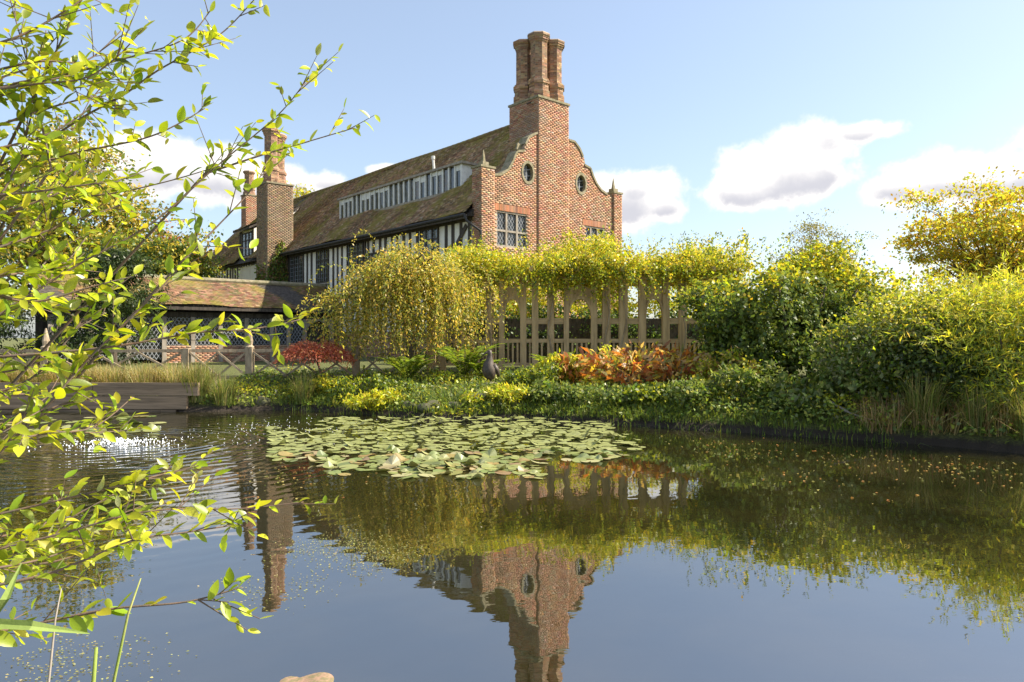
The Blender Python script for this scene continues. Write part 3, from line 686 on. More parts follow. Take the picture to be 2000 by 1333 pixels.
plate('door_arch', [(xa, 2.62)] + arch + [(xb, 2.62)], [], .09, .2, 'grey_timber', wk)
MB().box(xa, xb, .45, .5, BASE - .1, 2.6).build('door', 'timber', wk)

# ------------------------------------------------------------------ pergola
PD = 20.0
pg = empty('oak_pergola', (0, PD, 0)); tag(pg, 'oak pergola with pointed arches, rails and balusters, overgrown by climbers', 'pergola')
ppx = [840, 864, 905, 955, 980, 1022, 1045, 1075, 1106, 1160, 1184, 1217, 1254, 1300, 1333, 1393]
PX = [(p - 1000) / F * PD for p in ppx]; PW = [.17, .2, .14, .18, .16, .17, .18, .18, .14, .17, .22, .24, .2, .19, .2, .2]
for x, wd in zip(PX, PW): MB().box(x - wd / 2, x + wd / 2, -.09, .09, gz(x, PD) - .2, 3.3).build('post', 'oak', pg)
for i in (0, 3, 7, 11, 15):
    x = PX[i] * 1.1 + .05; MB().box(x - .09, x + .09, 2.2, 2.38, gz(x, PD + 2.3) - .2, 3.3).build('post', 'oak', pg)
MB().box(PX[0] - .5, PX[-1] + .4, -.1, .1, 3.3, 3.5).build('beam', 'oak_h', pg)
MB().box(PX[0] - .5, PX[-1] + .9, 2.19, 2.39, 3.3, 3.5).build('beam', 'oak_h', pg)
for x in np.arange(PX[0] - .3, PX[-1] + .5, .62): MB().box(x - .05, x + .05, -.6, 2.9, 3.503, 3.64).build('rafter', 'oak', pg)
arches = [(4, 5), (8, 9), (12, 13)]
for i in range(len(PX) - 1):
    a = PX[i] + PW[i] / 2; b7 = PX[i + 1] - PW[i + 1] / 2
    MB().box(a, b7, -.05, .05, 1.56, 1.67).build('rail', 'oak_h', pg)
    if (i, i + 1) in arches:
        hw = (b7 - a) / 2; xm = (a + b7) / 2; N = 10
        inner = [(a, 2.15)] + [(xm - hw * math.cos(q) ** .9, 2.15 + .62 * math.sin(q) ** .85) for q in np.linspace(.08, math.pi / 2 - .02, N)]
        inner = inner + [(2 * xm - x_, z_) for x_, z_ in inner[::-1]]
        plate('arch', inner + [(b7, 3.3), (a, 3.3)] if False else [(a, 3.05)] + inner + [(b7, 3.05), (xm, 3.2)], [], -.03, .035, 'oak', pg)
        ring = MB()
        for (xa_, za_), (xb_, zb_) in zip(inner[:-1], inner[1:]):
            ua = Vector((xa_ - xm, 0, za_ - 2.0)).normalized() * .085; ub = Vector((xb_ - xm, 0, zb_ - 2.0)).normalized() * .085
            A = Vector((xa_, 0, za_)); B = Vector((xb_, 0, zb_)); f = Vector((0, -.075, 0)); k_ = Vector((0, .07, 0))
            ring.hexa([A + f, B + f, B + k_, A + k_, A + ua + f, B + ub + f, B + ub + k_, A + ua + k_])
        ring.build('arch_ring', 'oak', pg)
    elif i > 2:
        MB().box(a, b7, -.05, .05, 2.08, 2.24).build('rail', 'oak_h', pg)
    MB().box(a, b7, -.05, .05, .92, 1.0).build('rail', 'oak_h', pg)
    x = a + .1
    while x < b7 - .04:
        MB().box(x - .025, x + .025, -.025, .025, 1.0, 1.56).build('baluster', 'oak', pg); x += .13
MB().box(5.95, 6.15, 1.6, 1.8, .5, 4.15).lathe([(.16, 0), (.17, .08), (.06, .3)], 8, (6.05, 1.7, 4.15)).build('corner_post', 'fence', pg)

# ------------------------------------------------------------------ terrace fence and timber retaining wall
fn = empty('trellis_fence', (0, 0, 0)); tag(fn, 'low wooden terrace fence with crossed braces and finial posts', 'fence')
fp = [(-14.6, 18.2, 0), (-11.9, 18.3, 1), (-8.5, 18.7, 0), (-6.95, 19.0, 1), (-4.2, 19.3, 1), (-2.6, 19.4, 0)]
for x, y, fin in fp:
    z = .55; MB().box(x - .09, x + .09, y - .09, y + .09, z - .2, 1.42).build('post', 'fence', fn)
    if fin: MB().lathe([(.11, 0), (.12, .04), (.07, .08), (.09, .2), (.02, .52)], 8, (x, y, 1.42)).build('finial', 'fence', fn)
for (x0, y0, _), (x1, y1, _) in zip(fp[:-1], fp[1:]):
    d = Vector((x1 - x0, y1 - y0, 0)); L_ = d.length; d.normalize(); A = Vector((x0, y0, 0)) + d * .09; B = Vector((x1, y1, 0)) - d * .09
    MB().bar(A + Vector((0, 0, 1.36)), B + Vector((0, 0, 1.36)), .1, .08).build('top_rail', 'fence', fn)
    MB().bar(A + Vector((0, 0, .66)), B + Vector((0, 0, .66)), .08, .08).build('bottom_rail', 'fence', fn)
    nX = max(2, round(L_ / 1.0))
    for i in range(nX):
        p = A.lerp(B, i / nX); q = A.lerp(B, (i + 1) / nX)
        MB().bar(p + Vector((0, 0, .70)), q + Vector((0, 0, 1.32)), .06, .05).build('brace', 'fence', fn)
        off = Vector((d.y, -d.x, 0)) * .052
        MB().bar(p + off + Vector((0, 0, 1.32)), q + off + Vector((0, 0, .70)), .06, .05).build('brace', 'fence', fn)
rw = empty('retaining_wall', (-13, 16.5, 0)); tag(rw, 'weathered timber plank retaining wall at the left water edge', 'wall')
for j in range(3):
    x = -26.0 + j * .9
    while x < -7.75:
        e = min(x + random.uniform(3.2, 4.4), -7.7 + .25 * j)
        yo = random.uniform(-.015, .015)
        MB().box(x + 13, e - .012 + 13, -.06 + yo, .05 + yo, -.25 + j * .31, .045 + j * .31).build('board', 'plank', rw); x = e
for x in np.arange(-12.5, 5.0, 2.3): MB().box(x, x + .14, .052, .2, -.6, .62).build('post', 'plank', rw)

# ------------------------------------------------------------------ statue on the bank
sx, sy = (957 - 1000) / F * 17.0, 17.0; sz = gz(sx, sy)
bs = empty('bird_statue', (sx, sy, sz - .03)); tag(bs, 'dark weathered statue of a long-billed bird on the bank', 'statue')
MB().tube([(.02, 0, .08), (.0, 0, .2), (-.03, 0, .34), (-.03, 0, .48), (0, 0, .6), (.0, 0, .70), (-.02, 0, .76), (-.05, 0, .80)], [.06, .15, .17, .13, .075, .055, .065, .03], 12).build('body', 'bronze', bs, True)
MB().tube([(-.02, 0, .77), (-.10, -.02, .73), (-.22, -.04, .64)], [.045, .03, .008], 8).build('bill', 'bronze', bs, True)
MB().tube([(.06, 0, .45), (.15, .02, .32), (.22, .03, .16)], [.09, .08, .02], 8).build('tail', 'bronze', bs, True)
for yy in (-.05, .05): MB().tube([(0, yy, .12), (0, yy, 0)], .02, 6).build('leg', 'bronze', bs)
MB().lathe([(.2, -.12), (.2, .02), (.17, .05)], 10).build('base', 'stone', bs)
rk_spots = [(-1.75, 15.25, .2), (-1.2, 15.15, .14), (-.75, 15.5, .18), (-2.2, 15.5, .15), (.1, 15.2, .13), (-5.9, 16.9, .16)]
for i, (x, y, r) in enumerate(rk_spots):
    bm = bmesh.new(); bmesh.ops.create_icosphere(bm, subdivisions=3, radius=r)
    for v in bm.verts: f = 1 + .25 * math.sin(v.co.x * 9 / r * .4 + i) * math.cos(v.co.y * 7 / r * .4 + 2 * i); v.co = Vector((v.co.x * 1.3 * f, v.co.y * f, v.co.z * .7 * f))
    me = bpy.data.meshes.new('rock'); bm.to_mesh(me); bm.free(); o = link('rock', me, 'rock'); o.location = (x, y, gz(x, y) + r * .05)
    tag(o, 'mossy grey rock on the bank, number %s from the left' % ['four', 'five', 'six', 'third', 'last', 'first'][i] if False else ['mossy rock left of the bird statue at the water', 'small mossy rock just below the bird statue', 'mossy rock right below the bird statue', 'small rock farther left on the green bank', 'small rock right of the statue by the lilies', 'rock at the end of the plank wall'][i], 'rock')

# ------------------------------------------------------------------ trees and shrubs
GOLD = [(0.58, 0.46, 0.06), (0.46, 0.40, 0.05), (0.64, 0.52, 0.15), (0.34, 0.34, 0.05), (0.50, 0.36, 0.09), (0.26, 0.29, 0.05)]
LIME = [(0.44, 0.47, 0.03), (0.34, 0.40, 0.03), (0.54, 0.52, 0.04), (0.25, 0.32, 0.03), (0.58, 0.50, 0.05)]
GREEN = [(0.11, 0.18, 0.03), (0.15, 0.22, 0.035), (0.09, 0.14, 0.03), (0.20, 0.25, 0.045), (0.13, 0.17, 0.05)]
DARK = [(0.035, 0.06, 0.018), (0.05, 0.08, 0.025), (0.03, 0.05, 0.018), (0.065, 0.09, 0.03)]
def tree_base(name, loc, label, cat='tree', group=None):
    o = empty(name, loc); tag(o, label, cat, group); return o
# weeping golden tree left of the pergola
wt = tree_base('weeping_tree', (-2.7, 18.6, gz(-2.7, 18.6)), 'golden weeping tree trailing over the left end of the pergola'); b0 = np.array((-2.7, 18.6, gz(-2.7, 18.6)))
mb = MB(); mb.tube([(0, 0, -.2), (.1, 0, 1.0), (-.05, .1, 2.0), (.1, 0, 3.0)], [.14, .12, .10, .08], 8)
heads = []
for k in range(40):
    a = random.uniform(0, 6.28); r = random.uniform(.4, 2.2); ax = r * math.cos(a) * (1.2 if math.cos(a) < 0 else .85) + .1; ay = r * math.sin(a) * .6
    top = 3.55 - .08 * r - (.66 if ax < 0 else .35) * abs(ax) + random.uniform(-.5, .2)
    mb.tube([(.1, 0, 2.6), (ax * .4, ay * .4, top - .1), (ax * .75, ay * .75, top), (ax, ay, top - .35)], [.045, .03, .02, .008], 5); heads.append((ax, ay, top))
mb.build('trunk', 'bark', wt, True)
ST = []; DV = []; LN = []
for k in range(1150):
    h = random.choice(heads); f = random.uniform(.25, 1.05)
    p = (h[0] * f + random.gauss(0, .28), h[1] * f + random.gauss(0, .2), h[2] - .05 * random.random() - (.3 * max(0, f - .75)) + random.gauss(-.05, .2))
    ST.append(p); DV.append((h[0] * .3 + random.gauss(0, .4), h[1] * .3 + random.gauss(0, .4), random.uniform(-.4, .35))); LN.append(min(random.choice((.5, .8, 1.1, 1.5, 2.0, 2.6)) * random.uniform(.7, 1.2), p[2] - .3))
strands('crown', ST, DV, LN, .042, .08, .034, GOLD + [(0.18, 0.22, 0.04), (0.24, 0.27, 0.05)], wt)
# climber over the pergola
vn = tree_base('climbing_vine', (1.2, PD, .7), 'bright yellow-green climber heaped along the pergola top', 'vine')
mb = MB()
for x in (PX[3], PX[7], PX[10], PX[11], PX[14]):
    x -= 1.2; pts = [(x + .07 * math.sin(i * 1.1 + x), -.13 - .03 * math.cos(i * 1.1), -.1 + i * .3) for i in range(10)]; mb.tube(pts, [.024 - .0012 * i for i in range(10)], 6)
tag(mb.build('stem', 'fence', vn, True), kind='stuff')
vb = []
for k in range(64):
    x = -2.9 + 7.9 * k / 63; top = .50 + .26 * math.sin(x * 1.7) + .16 * math.sin(x * 4.1 + 1) + random.uniform(-.12, .15)
    if .2 < x < 2.0: top += .25
    vb.append((x + random.uniform(-.2, .2), random.uniform(-.4, 2.4), 3.0 + random.uniform(-.05, .15), random.uniform(.3, .6), .7, max(.25, top))); vb.append((x, random.uniform(-.55, .2), 3.0 + random.uniform(-.1, .1), .35, .4, random.uniform(.2, .4)))
foliage('crown', 44000, vb, .09, .05, LIME + GOLD[:2] + [(0.17, 0.22, 0.03)], vn, 40, .15, .35)
ST = [(random.uniform(-2.8, 4.8), random.uniform(-.65, -.2), random.uniform(2.7, 3.0)) for _ in range(420)]
strands('hanging_shoots', ST, [(random.gauss(0, .4), -.2, .1) for _ in ST], [random.choice((.2, .3, .4, .5, .8, 1.1)) for _ in ST], .04, .08, .04, LIME + GREEN[:2], vn)
up_ = [(random.uniform(-2.2, 4.9), random.uniform(0, 1.5), random.uniform(3.25, 3.5)) for _ in range(60)]
strands('upright_shoots', up_, [(random.gauss(0, .35), random.gauss(0, .3), 1.6) for _ in up_], [random.uniform(.3, .75) for _ in up_], .035, .075, .035, LIME + GREEN, vn, grav=.5)
# great mound of ivy and climbers right of the pergola
md = tree_base('climber_mound', (6.45, 16.3, .7), 'big dark-fronted mound of climbers right of the pergola', 'shrub')
mb = MB()
for k in range(9):
    a = k * .7; mb.tube([(.5 * math.cos(a), .5 * math.sin(a), -.2), (.8 * math.cos(a), .6 * math.sin(a), 1.2), (1.5 * math.cos(a), 1.0 * math.sin(a), 2.5)], [.07, .05, .02], 6)
mb.build('trunk', 'bark', md, True)
mbl = []
for k in range(54):
    a = random.uniform(-1, 1); bb_ = random.uniform(-1, 1); x_ = a * 1.85; y_ = .3 + bb_ * 1.3; zt = 2.95 - .35 * a * a - .5 * max(0, a - .3) - .5 * max(0, -bb_) + .5 * math.sin(k * 2.3)
    f = random.random() ** .6; mbl.append((x_, y_ - .5 * (1 - f), zt * f, random.uniform(.25, .75), random.uniform(.3, .7), random.uniform(.25, .7)))
foliage('crown', 46000, mbl, .105, .07, GREEN + GREEN + DARK[1:3] + LIME[3:4], md, 46, .15, .6, topcols=LIME + [(0.45, 0.36, 0.03), (0.14, 0.19, 0.03), (0.2, 0.24, 0.03)], zsplit=2.25)  # lime top leaves also paint sunlight onto the crest, darker ones below its shade
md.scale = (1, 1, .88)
ST = []; 
for _ in range(190):
    x_ = random.uniform(-1.9, .6); ST.append((x_, -.75 + .35 * math.sin(x_ * 2.6) + random.gauss(0, .22), random.uniform(1.0, 2.7)))
strands('hanging_shoots', ST, [(random.gauss(0, .2), -.3, 0) for _ in ST], [random.choice((.3, .5, .7, 1.0, 1.6)) for _ in ST], .05, .10, .07, [(0.13, 0.18, 0.04), (0.17, 0.22, 0.05), (0.10, 0.15, 0.035)], md, m='leaf_dull')
ST = [(random.uniform(-2.2, 1.8), random.uniform(-.3, 1.4), 3.1 + .35 * math.sin(q)) for q in range(60)]
strands('upright_shoots', ST, [(random.gauss(0, .4), random.gauss(0, .3), 1.5) for _ in ST], [random.uniform(.3, .8) for _ in ST], .04, .08, .04, LIME + GREEN, md, grav=.5)
# shrubs on the right shore
def shrub(name, x, y, blobs, n, L, Wd, cols, label, top=None, zs=None, m='leaf', per=36, spread=.16, group=None):
    z = gz(x, y); o = tree_base(name, (x, y, z), label, 'shrub', group); mb = MB()
    for k in range(7):
        b = random.choice(blobs); mb.tube([(random.gauss(0, .12), random.gauss(0, .12), -.2), (b[0] * .5, b[1] * .5, b[2] * .6), (b[0], b[1], b[2] + b[5] * .6)], [.04, .028, .01], 5)
    mb.build('trunk', 'bark', o, True)
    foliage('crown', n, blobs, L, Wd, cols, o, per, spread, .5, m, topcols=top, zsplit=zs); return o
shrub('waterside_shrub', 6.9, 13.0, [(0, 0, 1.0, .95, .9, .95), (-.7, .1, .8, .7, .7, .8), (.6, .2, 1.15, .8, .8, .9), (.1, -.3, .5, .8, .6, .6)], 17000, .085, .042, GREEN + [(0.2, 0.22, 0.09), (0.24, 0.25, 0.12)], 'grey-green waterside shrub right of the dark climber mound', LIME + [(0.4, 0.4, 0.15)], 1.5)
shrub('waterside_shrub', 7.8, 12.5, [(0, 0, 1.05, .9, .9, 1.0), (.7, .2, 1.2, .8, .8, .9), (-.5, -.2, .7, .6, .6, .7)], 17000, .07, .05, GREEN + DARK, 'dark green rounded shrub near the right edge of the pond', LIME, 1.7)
wl = shrub('willow_shrub', 8.1, 11.5, [(0, 0, 1.1, .9, .7, 1.1), (-.5, -.3, .9, .6, .5, .9), (.8, .2, 1.3, .7, .7, 1.0)], 9000, .12, .018, LIME + GREEN, 'narrow-leaved willow shrub at the right edge')
ST = [(random.uniform(-1.2, 1.0), random.uniform(-.6, .5), random.uniform(.9, 1.9)) for _ in range(190)]
strands('arching_shoots', ST, [(random.gauss(-.4, .5), random.gauss(-.2, .4), .9) for _ in ST], [random.uniform(.5, 1.0) for _ in ST], .03, .12, .018, LIME + [(0.3, 0.33, 0.08), (0.5, 0.45, 0.1)], wl, grav=.6)
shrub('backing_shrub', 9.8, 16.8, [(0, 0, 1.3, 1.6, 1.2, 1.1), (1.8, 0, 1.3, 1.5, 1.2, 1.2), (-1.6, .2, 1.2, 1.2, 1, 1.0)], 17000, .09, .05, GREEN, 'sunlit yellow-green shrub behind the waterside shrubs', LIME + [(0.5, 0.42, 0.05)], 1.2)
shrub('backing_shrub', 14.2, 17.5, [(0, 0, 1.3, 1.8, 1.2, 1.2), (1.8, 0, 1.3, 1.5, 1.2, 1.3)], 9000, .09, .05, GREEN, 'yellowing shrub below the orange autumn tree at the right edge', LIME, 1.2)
# hedge seen through the arches and a yellow shrub over it
def hedge(x0, x1, y, h, n, cols, label, top=None, name='hedge'):
    o = tree_base(name, ((x0 + x1) / 2, y, gz((x0 + x1) / 2, y)), label, 'hedge'); hw = (x1 - x0) / 2
    bl = [(-hw + 2 * hw * k / 15, random.uniform(-.2, .2), h * .5, hw / 7, .6, h * .53) for k in range(16)]
    MB().box(-hw + .3, hw - .3, -.2, .2, -.1, h * .8).build('trunk', 'bark', o)
    foliage('crown', n, bl, .10, .07, cols, o, 40, .15, .7, 'leaf_dull', topcols=top, zsplit=h * .86); return o
hedge(-2.5, 14, 25.0, 2.0, 24000, DARK + GREEN[:2], 'dark clipped hedge seen through the pergola arches')
shrub('garden_shrub', 2.2, 27.5, [(0, 0, 1.9, 2.2, .8, 1.5), (3.2, 0, 2.0, 2.0, .8, 1.5), (-2.6, 0, 1.7, 1.5, .8, 1.4)], 16000, .12, .08, LIME, 'bright yellow shrub behind the hedge beyond the arches', per=30)
# autumn tree, far trees
def tree(name, x, y, height, r0, crown, n, cols, label, L, Wd, nl=40, sp=.35, seed=1, m='leaf', trunk=.35, shell=.35, flat=.45):
    """trunk, forking limbs reaching to points of an uneven crown, leaves in flat sprays round the limb ends; crown = (rx, ry, rz)"""
    rd = random.Random(seed); z = gz(x, y); o = tree_base(name, (x, y, z), label); rx, ry, rz = crown; cz = height - rz
    lobes = [(rd.uniform(.75, 1.15), rd.uniform(0, 6.28), rd.uniform(2, 4)) for _ in range(3)]
    ends = []; mb = MB(); th = height * trunk; top = Vector((rd.uniform(-.1, .1) * rx, 0, cz + rz * .5))
    mb.tube([(0, 0, -.3), (.02 * height, 0, th * .6), (0, .02 * height, th), top * .8, top], [r0, r0 * .8, r0 * .7, r0 * .4, r0 * .12], 8)
    while len(ends) < nl * 4:
        v = Vector((rd.gauss(0, 1), rd.gauss(0, 1), rd.gauss(.15, 1))).normalized(); r = shell + (1 - shell) * rd.random() ** .5
        a = math.atan2(v.y, v.x); r *= .86 + .14 * math.sin(a * lobes[0][2] + lobes[0][1]) + .10 * math.sin(v.z * 5 + lobes[1][1])
        e = Vector((v.x * rx * r, v.y * ry * r, cz + v.z * rz * r))
        if e.z < th * .75: continue
        ends.append(e); f = rd.uniform(.55, 1.0) if e.z < cz else rd.uniform(.9, 1.4); p0 = Vector((0, .01 * height, th * f)) if f <= 1 else Vector((0, 0, th)).lerp(top, min(.8, f - .95))
        m1 = p0.lerp(e, .45) + Vector((0, 0, -.08 * (e - p0).length)); rr = r0 * .38
        mb.tube([p0, p0.lerp(m1, .6) + Vector((rd.gauss(0, .05), rd.gauss(0, .05), 0)) * height * .3, m1, m1.lerp(e, .6) + Vector((rd.gauss(0, .04), rd.gauss(0, .04), .02)) * height * .3, e], [rr, rr * .75, rr * .55, rr * .3, rr * .1], 5, False)
        for q in range(3):
            e2 = e + Vector((rd.gauss(0, 1), rd.gauss(0, 1), rd.gauss(.2, .6))) * sp * 1.5; mb.tube([m1.lerp(e, rd.uniform(.4, .9)), e2], [rr * .25, rr * .06], 4, False); ends.append(e2)
    mb.build('trunk', 'bark', o, True)
    T = np.array([tuple(q) for q in ends]); ci = RNG.integers(0, len(T), n); P = T[ci] + RNG.normal(size=(n, 3)) * np.array((sp, sp, sp * flat)) * RNG.uniform(.6, 1.3, (len(T), 1))[ci]
    D = RNG.normal(size=(n, 3)); D[:, 2] -= .3; s = RNG.uniform(.7, 1.3, n); tone = RNG.uniform(.75, 1.2, (len(T), 1)); c = palette(n, cols) * tone[ci]
    link('crown', leaf_mesh('crown', P, D, L * s, Wd * s, c), m, o); return o
AUT = [(0.56, 0.36, 0.03), (0.58, 0.46, 0.04), (0.46, 0.27, 0.03), (0.54, 0.52, 0.05), (0.40, 0.45, 0.04), (0.60, 0.50, 0.06), (0.34, 0.40, 0.04), (0.46, 0.48, 0.05)]
tree('autumn_tree', 17.6, 26, 7.0, .15, (3.5, 2.6, 3.1), 24000, AUT + [(0.4, 0.36, 0.05)], 'open orange and gold autumn tree at the right', .13, .075, 62, .30, 5, trunk=.3)
tree('autumn_tree', 23.5, 29, 6.2, .16, (3.2, 2.6, 2.6), 9000, AUT[2:] + GREEN[:1], 'golden tree mostly cut off by the right edge, beyond the autumn tree', .15, .085, 40, .35, 9)
tree('far_tree', 19.7, 47, 8.6, .14, (2.4, 2, 2.6), 6000, [(0.22, 0.22, 0.08), (0.28, 0.26, 0.10), (0.2, 0.19, 0.08)], 'pale thin far tree above the climber mound', .13, .07, 40, .35, 3)
tree('far_tree', -28, 44, 14.0, .32, (6.5, 5, 6), 26000, GOLD + GREEN[:3], 'tall yellowing tree behind the sallow branches at left', .26, .16, 60, .7, 11, trunk=.25)
tree('far_tree', -20.5, 41, 7.6, .22, (3.6, 3, 3), 15000, GREEN + GOLD[:2], 'green tree left of the covered walkway', .2, .13, 40, .5, 14)
tree('far_tree', -30, 62, 10.6, .26, (4.6, 4, 4), 12000, [(0.42, 0.18, 0.07), (0.36, 0.14, 0.06), (0.46, 0.26, 0.09), (0.3, 0.16, 0.07)], 'russet autumn tree beyond the walkway roof', .26, .17, 50, .5, 4, trunk=.25)
tree('far_tree', -21.5, 74, 16.6, .3, (3, 3, 4), 8000, LIME + GOLD, 'yellow treetop just showing over the long roof', .3, .2, 30, .6, 8, trunk=.5)
def conifer(name, x, y, h, r, n, label):
    o = tree_base(name, (x, y, gz(x, y)), label, 'tree'); MB().tube([(0, 0, -.2), (0, 0, h * .5), (0, 0, h * .95)], [.16, .1, .03], 8).build('trunk', 'bark', o)
    bl = []
    for k in range(26):
        f = random.random() ** .8; a = random.uniform(0, 6.28); rr = r * (1 - f * .75); bl.append((rr * .6 * math.cos(a), rr * .6 * math.sin(a), .3 + f * h * .9, r * .45, r * .45, h * .12))
    foliage('crown', n, bl, .13, .05, DARK, o, 40, .16, .5, 'leaf_dull', droop=.7); return o
conifer('yew_tree', -15.3, 27.5, 4.2, 2.4, 16000, 'dark yew beside the left end of the walkway')
conifer('yew_tree', -19.5, 25.5, 4.6, 2.6, 12000, 'dark evergreen at the far left behind the fence')
# red japanese maple
mp = tree_base('japanese_maple', (-4.95, 18.0, gz(-4.95, 18.0)), 'small red weeping maple in front of the fence')
mb = MB(); mb.tube([(.1, 0, -.1), (.12, 0, .3), (0, 0, .62)], [.03, .025, .02], 6)
for k in range(12): a = k * .52; mb.tube([(0, 0, .6), (.3 * math.cos(a), .3 * math.sin(a), .78), (.6 * math.cos(a), .5 * math.sin(a), .55)], [.015, .01, .005], 4)
mb.build('trunk', 'bark', mp, True)
ST = []; DV = []
for _ in range(650): a = random.uniform(0, 6.28); r = .42 * random.random() ** .5; ST.append((r * math.cos(a), r * math.sin(a), .80 - .9 * r * r + random.gauss(0, .04))); DV.append((.6 * math.cos(a), .6 * math.sin(a), .15))
strands('crown', ST, DV, [random.uniform(.2, .6) for _ in ST], .03, .06, .02, [(0.48, 0.13, 0.08), (0.54, 0.18, 0.11), (0.40, 0.10, 0.07), (0.55, 0.25, 0.14)], mp, m='leaf', grav=1.0)
mp.scale = (1.15, 1.1, 1.3)
# ferns
def fern(x, y, h, label, n=16):
    o = tree_base('fern', (x, y, gz(x, y)), label, 'fern'); Ps = []; Ds = []; Ls = []; mb = MB()
    for k in range(n):
        a = 6.28 * k / n + random.uniform(-.2, .2); ln = h * random.uniform(.8, 1.15); pts = []
        for i in range(13):
            f = i / 12; pts.append(Vector((math.cos(a) * ln * .75 * f ** 1.2, math.sin(a) * ln * .75 * f ** 1.2, ln * (f - .42 * f ** 2.6))))
        mb.tube(pts, [.006 * (1 - .07 * i) for i in range(13)], 4, False)
        for i in range(1, 12):
            for sub in (0, .5):
                p = pts[i].lerp(pts[i + 1], sub); dd = (pts[i + 1] - pts[i]).normalized(); sdv = dd.cross(Vector((0, 0, 1))).normalized()
                for sg in (-1, 1): Ps.append(tuple(p)); Ds.append(tuple(sdv * sg + dd * .45)); Ls.append(.17 * math.sin(math.pi * (i + sub + .8) / 13.5) + .02)
    tag(mb.build('stem', 'bark', o), kind='stuff')
    Ls = np.array(Ls); link('frond', leaf_mesh('frond', np.array(Ps), np.array(Ds), Ls, Ls * .3 + .008, palette(len(Ps), [(0.17, 0.25, 0.03), (0.22, 0.28, 0.035), (0.13, 0.19, 0.03)]), np.tile((0, 0, 1.5), (len(Ps), 1))), 'leaf', o)
fern(-2.55, 17.6, 1.05, 'arching green fern left of the statue below the weeping tree'); fern(-1.2, 18.0, 1.3, 'tall green fern beside the bird statue'); fern(-.75, 17.7, .8, 'smaller fern touching the statue on its right', 12); fern(1.1, 17.8, 1.0, 'yellow-green fern below the first pergola arch', 12)
# orange-leaved perennials in front of the pergola
for i, (x, y, s, lab) in enumerate(((2.2, 16.5, 0.99, 'orange autumn foliage plant below the middle arch'), (3.1, 16.4, 1.10, 'large orange and yellow leafy plant below the right arch'), (3.8, 16.2, 0.94, 'orange leafed plant nearest the climber mound'), (2.6, 15.7, 0.88, 'low rust coloured plant at the front of the bed'), (1.5, 16.9, 0.77, 'small orange plant behind the fern'), (3.5, 15.5, 0.77, 'yellow and orange low plant above the water'))):
    o = tree_base('autumn_perennial', (x, y, gz(x, y)), lab, 'plant'); n = 230; s *= 1.15
    a = RNG.uniform(0, 6.28, n); r = .5 * s * np.sqrt(RNG.random(n)); P = np.stack([r * np.cos(a), r * np.sin(a), s * (.15 + .6 * RNG.random(n)) * (1 - .3 * r)], 1)
    D = np.stack([np.cos(a), np.sin(a), RNG.normal(size=n) * .6], 1) + .5 * RNG.normal(size=(n, 3))
    link('leaves', leaf_mesh('leaves', P, D, RNG.uniform(.14, .32, n), RNG.uniform(.05, .11, n), palette(n, [(0.48, 0.17, 0.04), (0.55, 0.24, 0.05), (0.40, 0.13, 0.05), (0.60, 0.44, 0.05), (0.34, 0.15, 0.06), (0.52, 0.36, 0.16), (0.3, 0.3, 0.05), (0.55, 0.42, 0.2)])), 'leaf', o)
    mb = MB()
    for k in range(14): q = random.uniform(0, 6.28); mb.tube([(0, 0, -.05), (.2 * s * math.cos(q), .2 * s * math.sin(q), .35 * s), (.4 * s * math.cos(q), .4 * s * math.sin(q), .6 * s)], [.008, .006, .003], 4)
    tag(mb.build('stem', 'twig', o), kind='stuff')
# leafy clumps that break up the bank
for x, y, w_, h, kk, lab in ((-4.3, 17.3, .45, .3, 1, 'lime leafy clump under the red maple'), (-3.4, 16.6, .6, .35, 0, 'green clump on the bank left of the rocks'), (-2.9, 15.9, .4, .22, 1, 'bright yellow marginal plant at the lily patch'), (-.3, 15.3, .5, .25, 1, 'yellow-green marginal plant by the lilies'),
        (.4, 16.6, .6, .4, 0, 'mid-green clump right of the bird statue'), (1.0, 15.2, .55, .3, 3, 'dark leafy clump overhanging the water at centre'), (1.9, 14.8, .6, .28, 3, 'green clump below the orange plants'), (2.7, 14.4, .6, .28, 0, 'dark clump at the water below the right arch'), (1.2, 17.0, .4, .5, 1, 'lime shrublet in front of the pergola rail'),
        (3.6, 14.0, .6, .35, 3, 'nettle-like clump below the climber mound'), (4.4, 13.8, .6, .6, 3, 'pale green clump at the foot of the climber mound'), (5.2, 13.2, .65, .5, 3, 'feathery clump on the right bank'), (6.0, 12.8, .6, .6, 3, 'light green clump above the dead stick'), (6.7, 12.6, .5, .55, 0, 'green clump left of the reeds'), (4.4, 15.0, .5, .6, 4, 'yellow and tan clump left of the hanging ivy'), (2.2, 18.2, .3, .6, 1, 'bright lime plant against the pergola')):
    o = tree_base('bank_plant', (x, y, gz(x, y)), lab, 'plant'); cols = [GREEN + LIME[:2], LIME, DARK + GREEN[:1], GREEN + [(0.26, 0.32, 0.10), (0.30, 0.34, 0.12)], LIME + [(0.5, 0.36, 0.14), (0.4, 0.25, 0.1)]][kk]
    bl = [(random.gauss(0, w_ * .5), random.gauss(0, w_ * .35), random.uniform(.1, h), w_ * .4, w_ * .35, h * .45) for _ in range(8)]
    foliage('leaves', 1500, bl, random.uniform(.07, .13), random.uniform(.035, .07), cols, o, 14, .07, .5)
    mb = MB()
    for k in range(9): q = random.uniform(0, 6.28); mb.tube([(0, 0, -.05), (.5 * w_ * math.cos(q), .4 * w_ * math.sin(q), h * random.uniform(.8, 1.5))], [.006, .002], 4)
    tag(mb.build('stem', 'twig', o), kind='stuff')
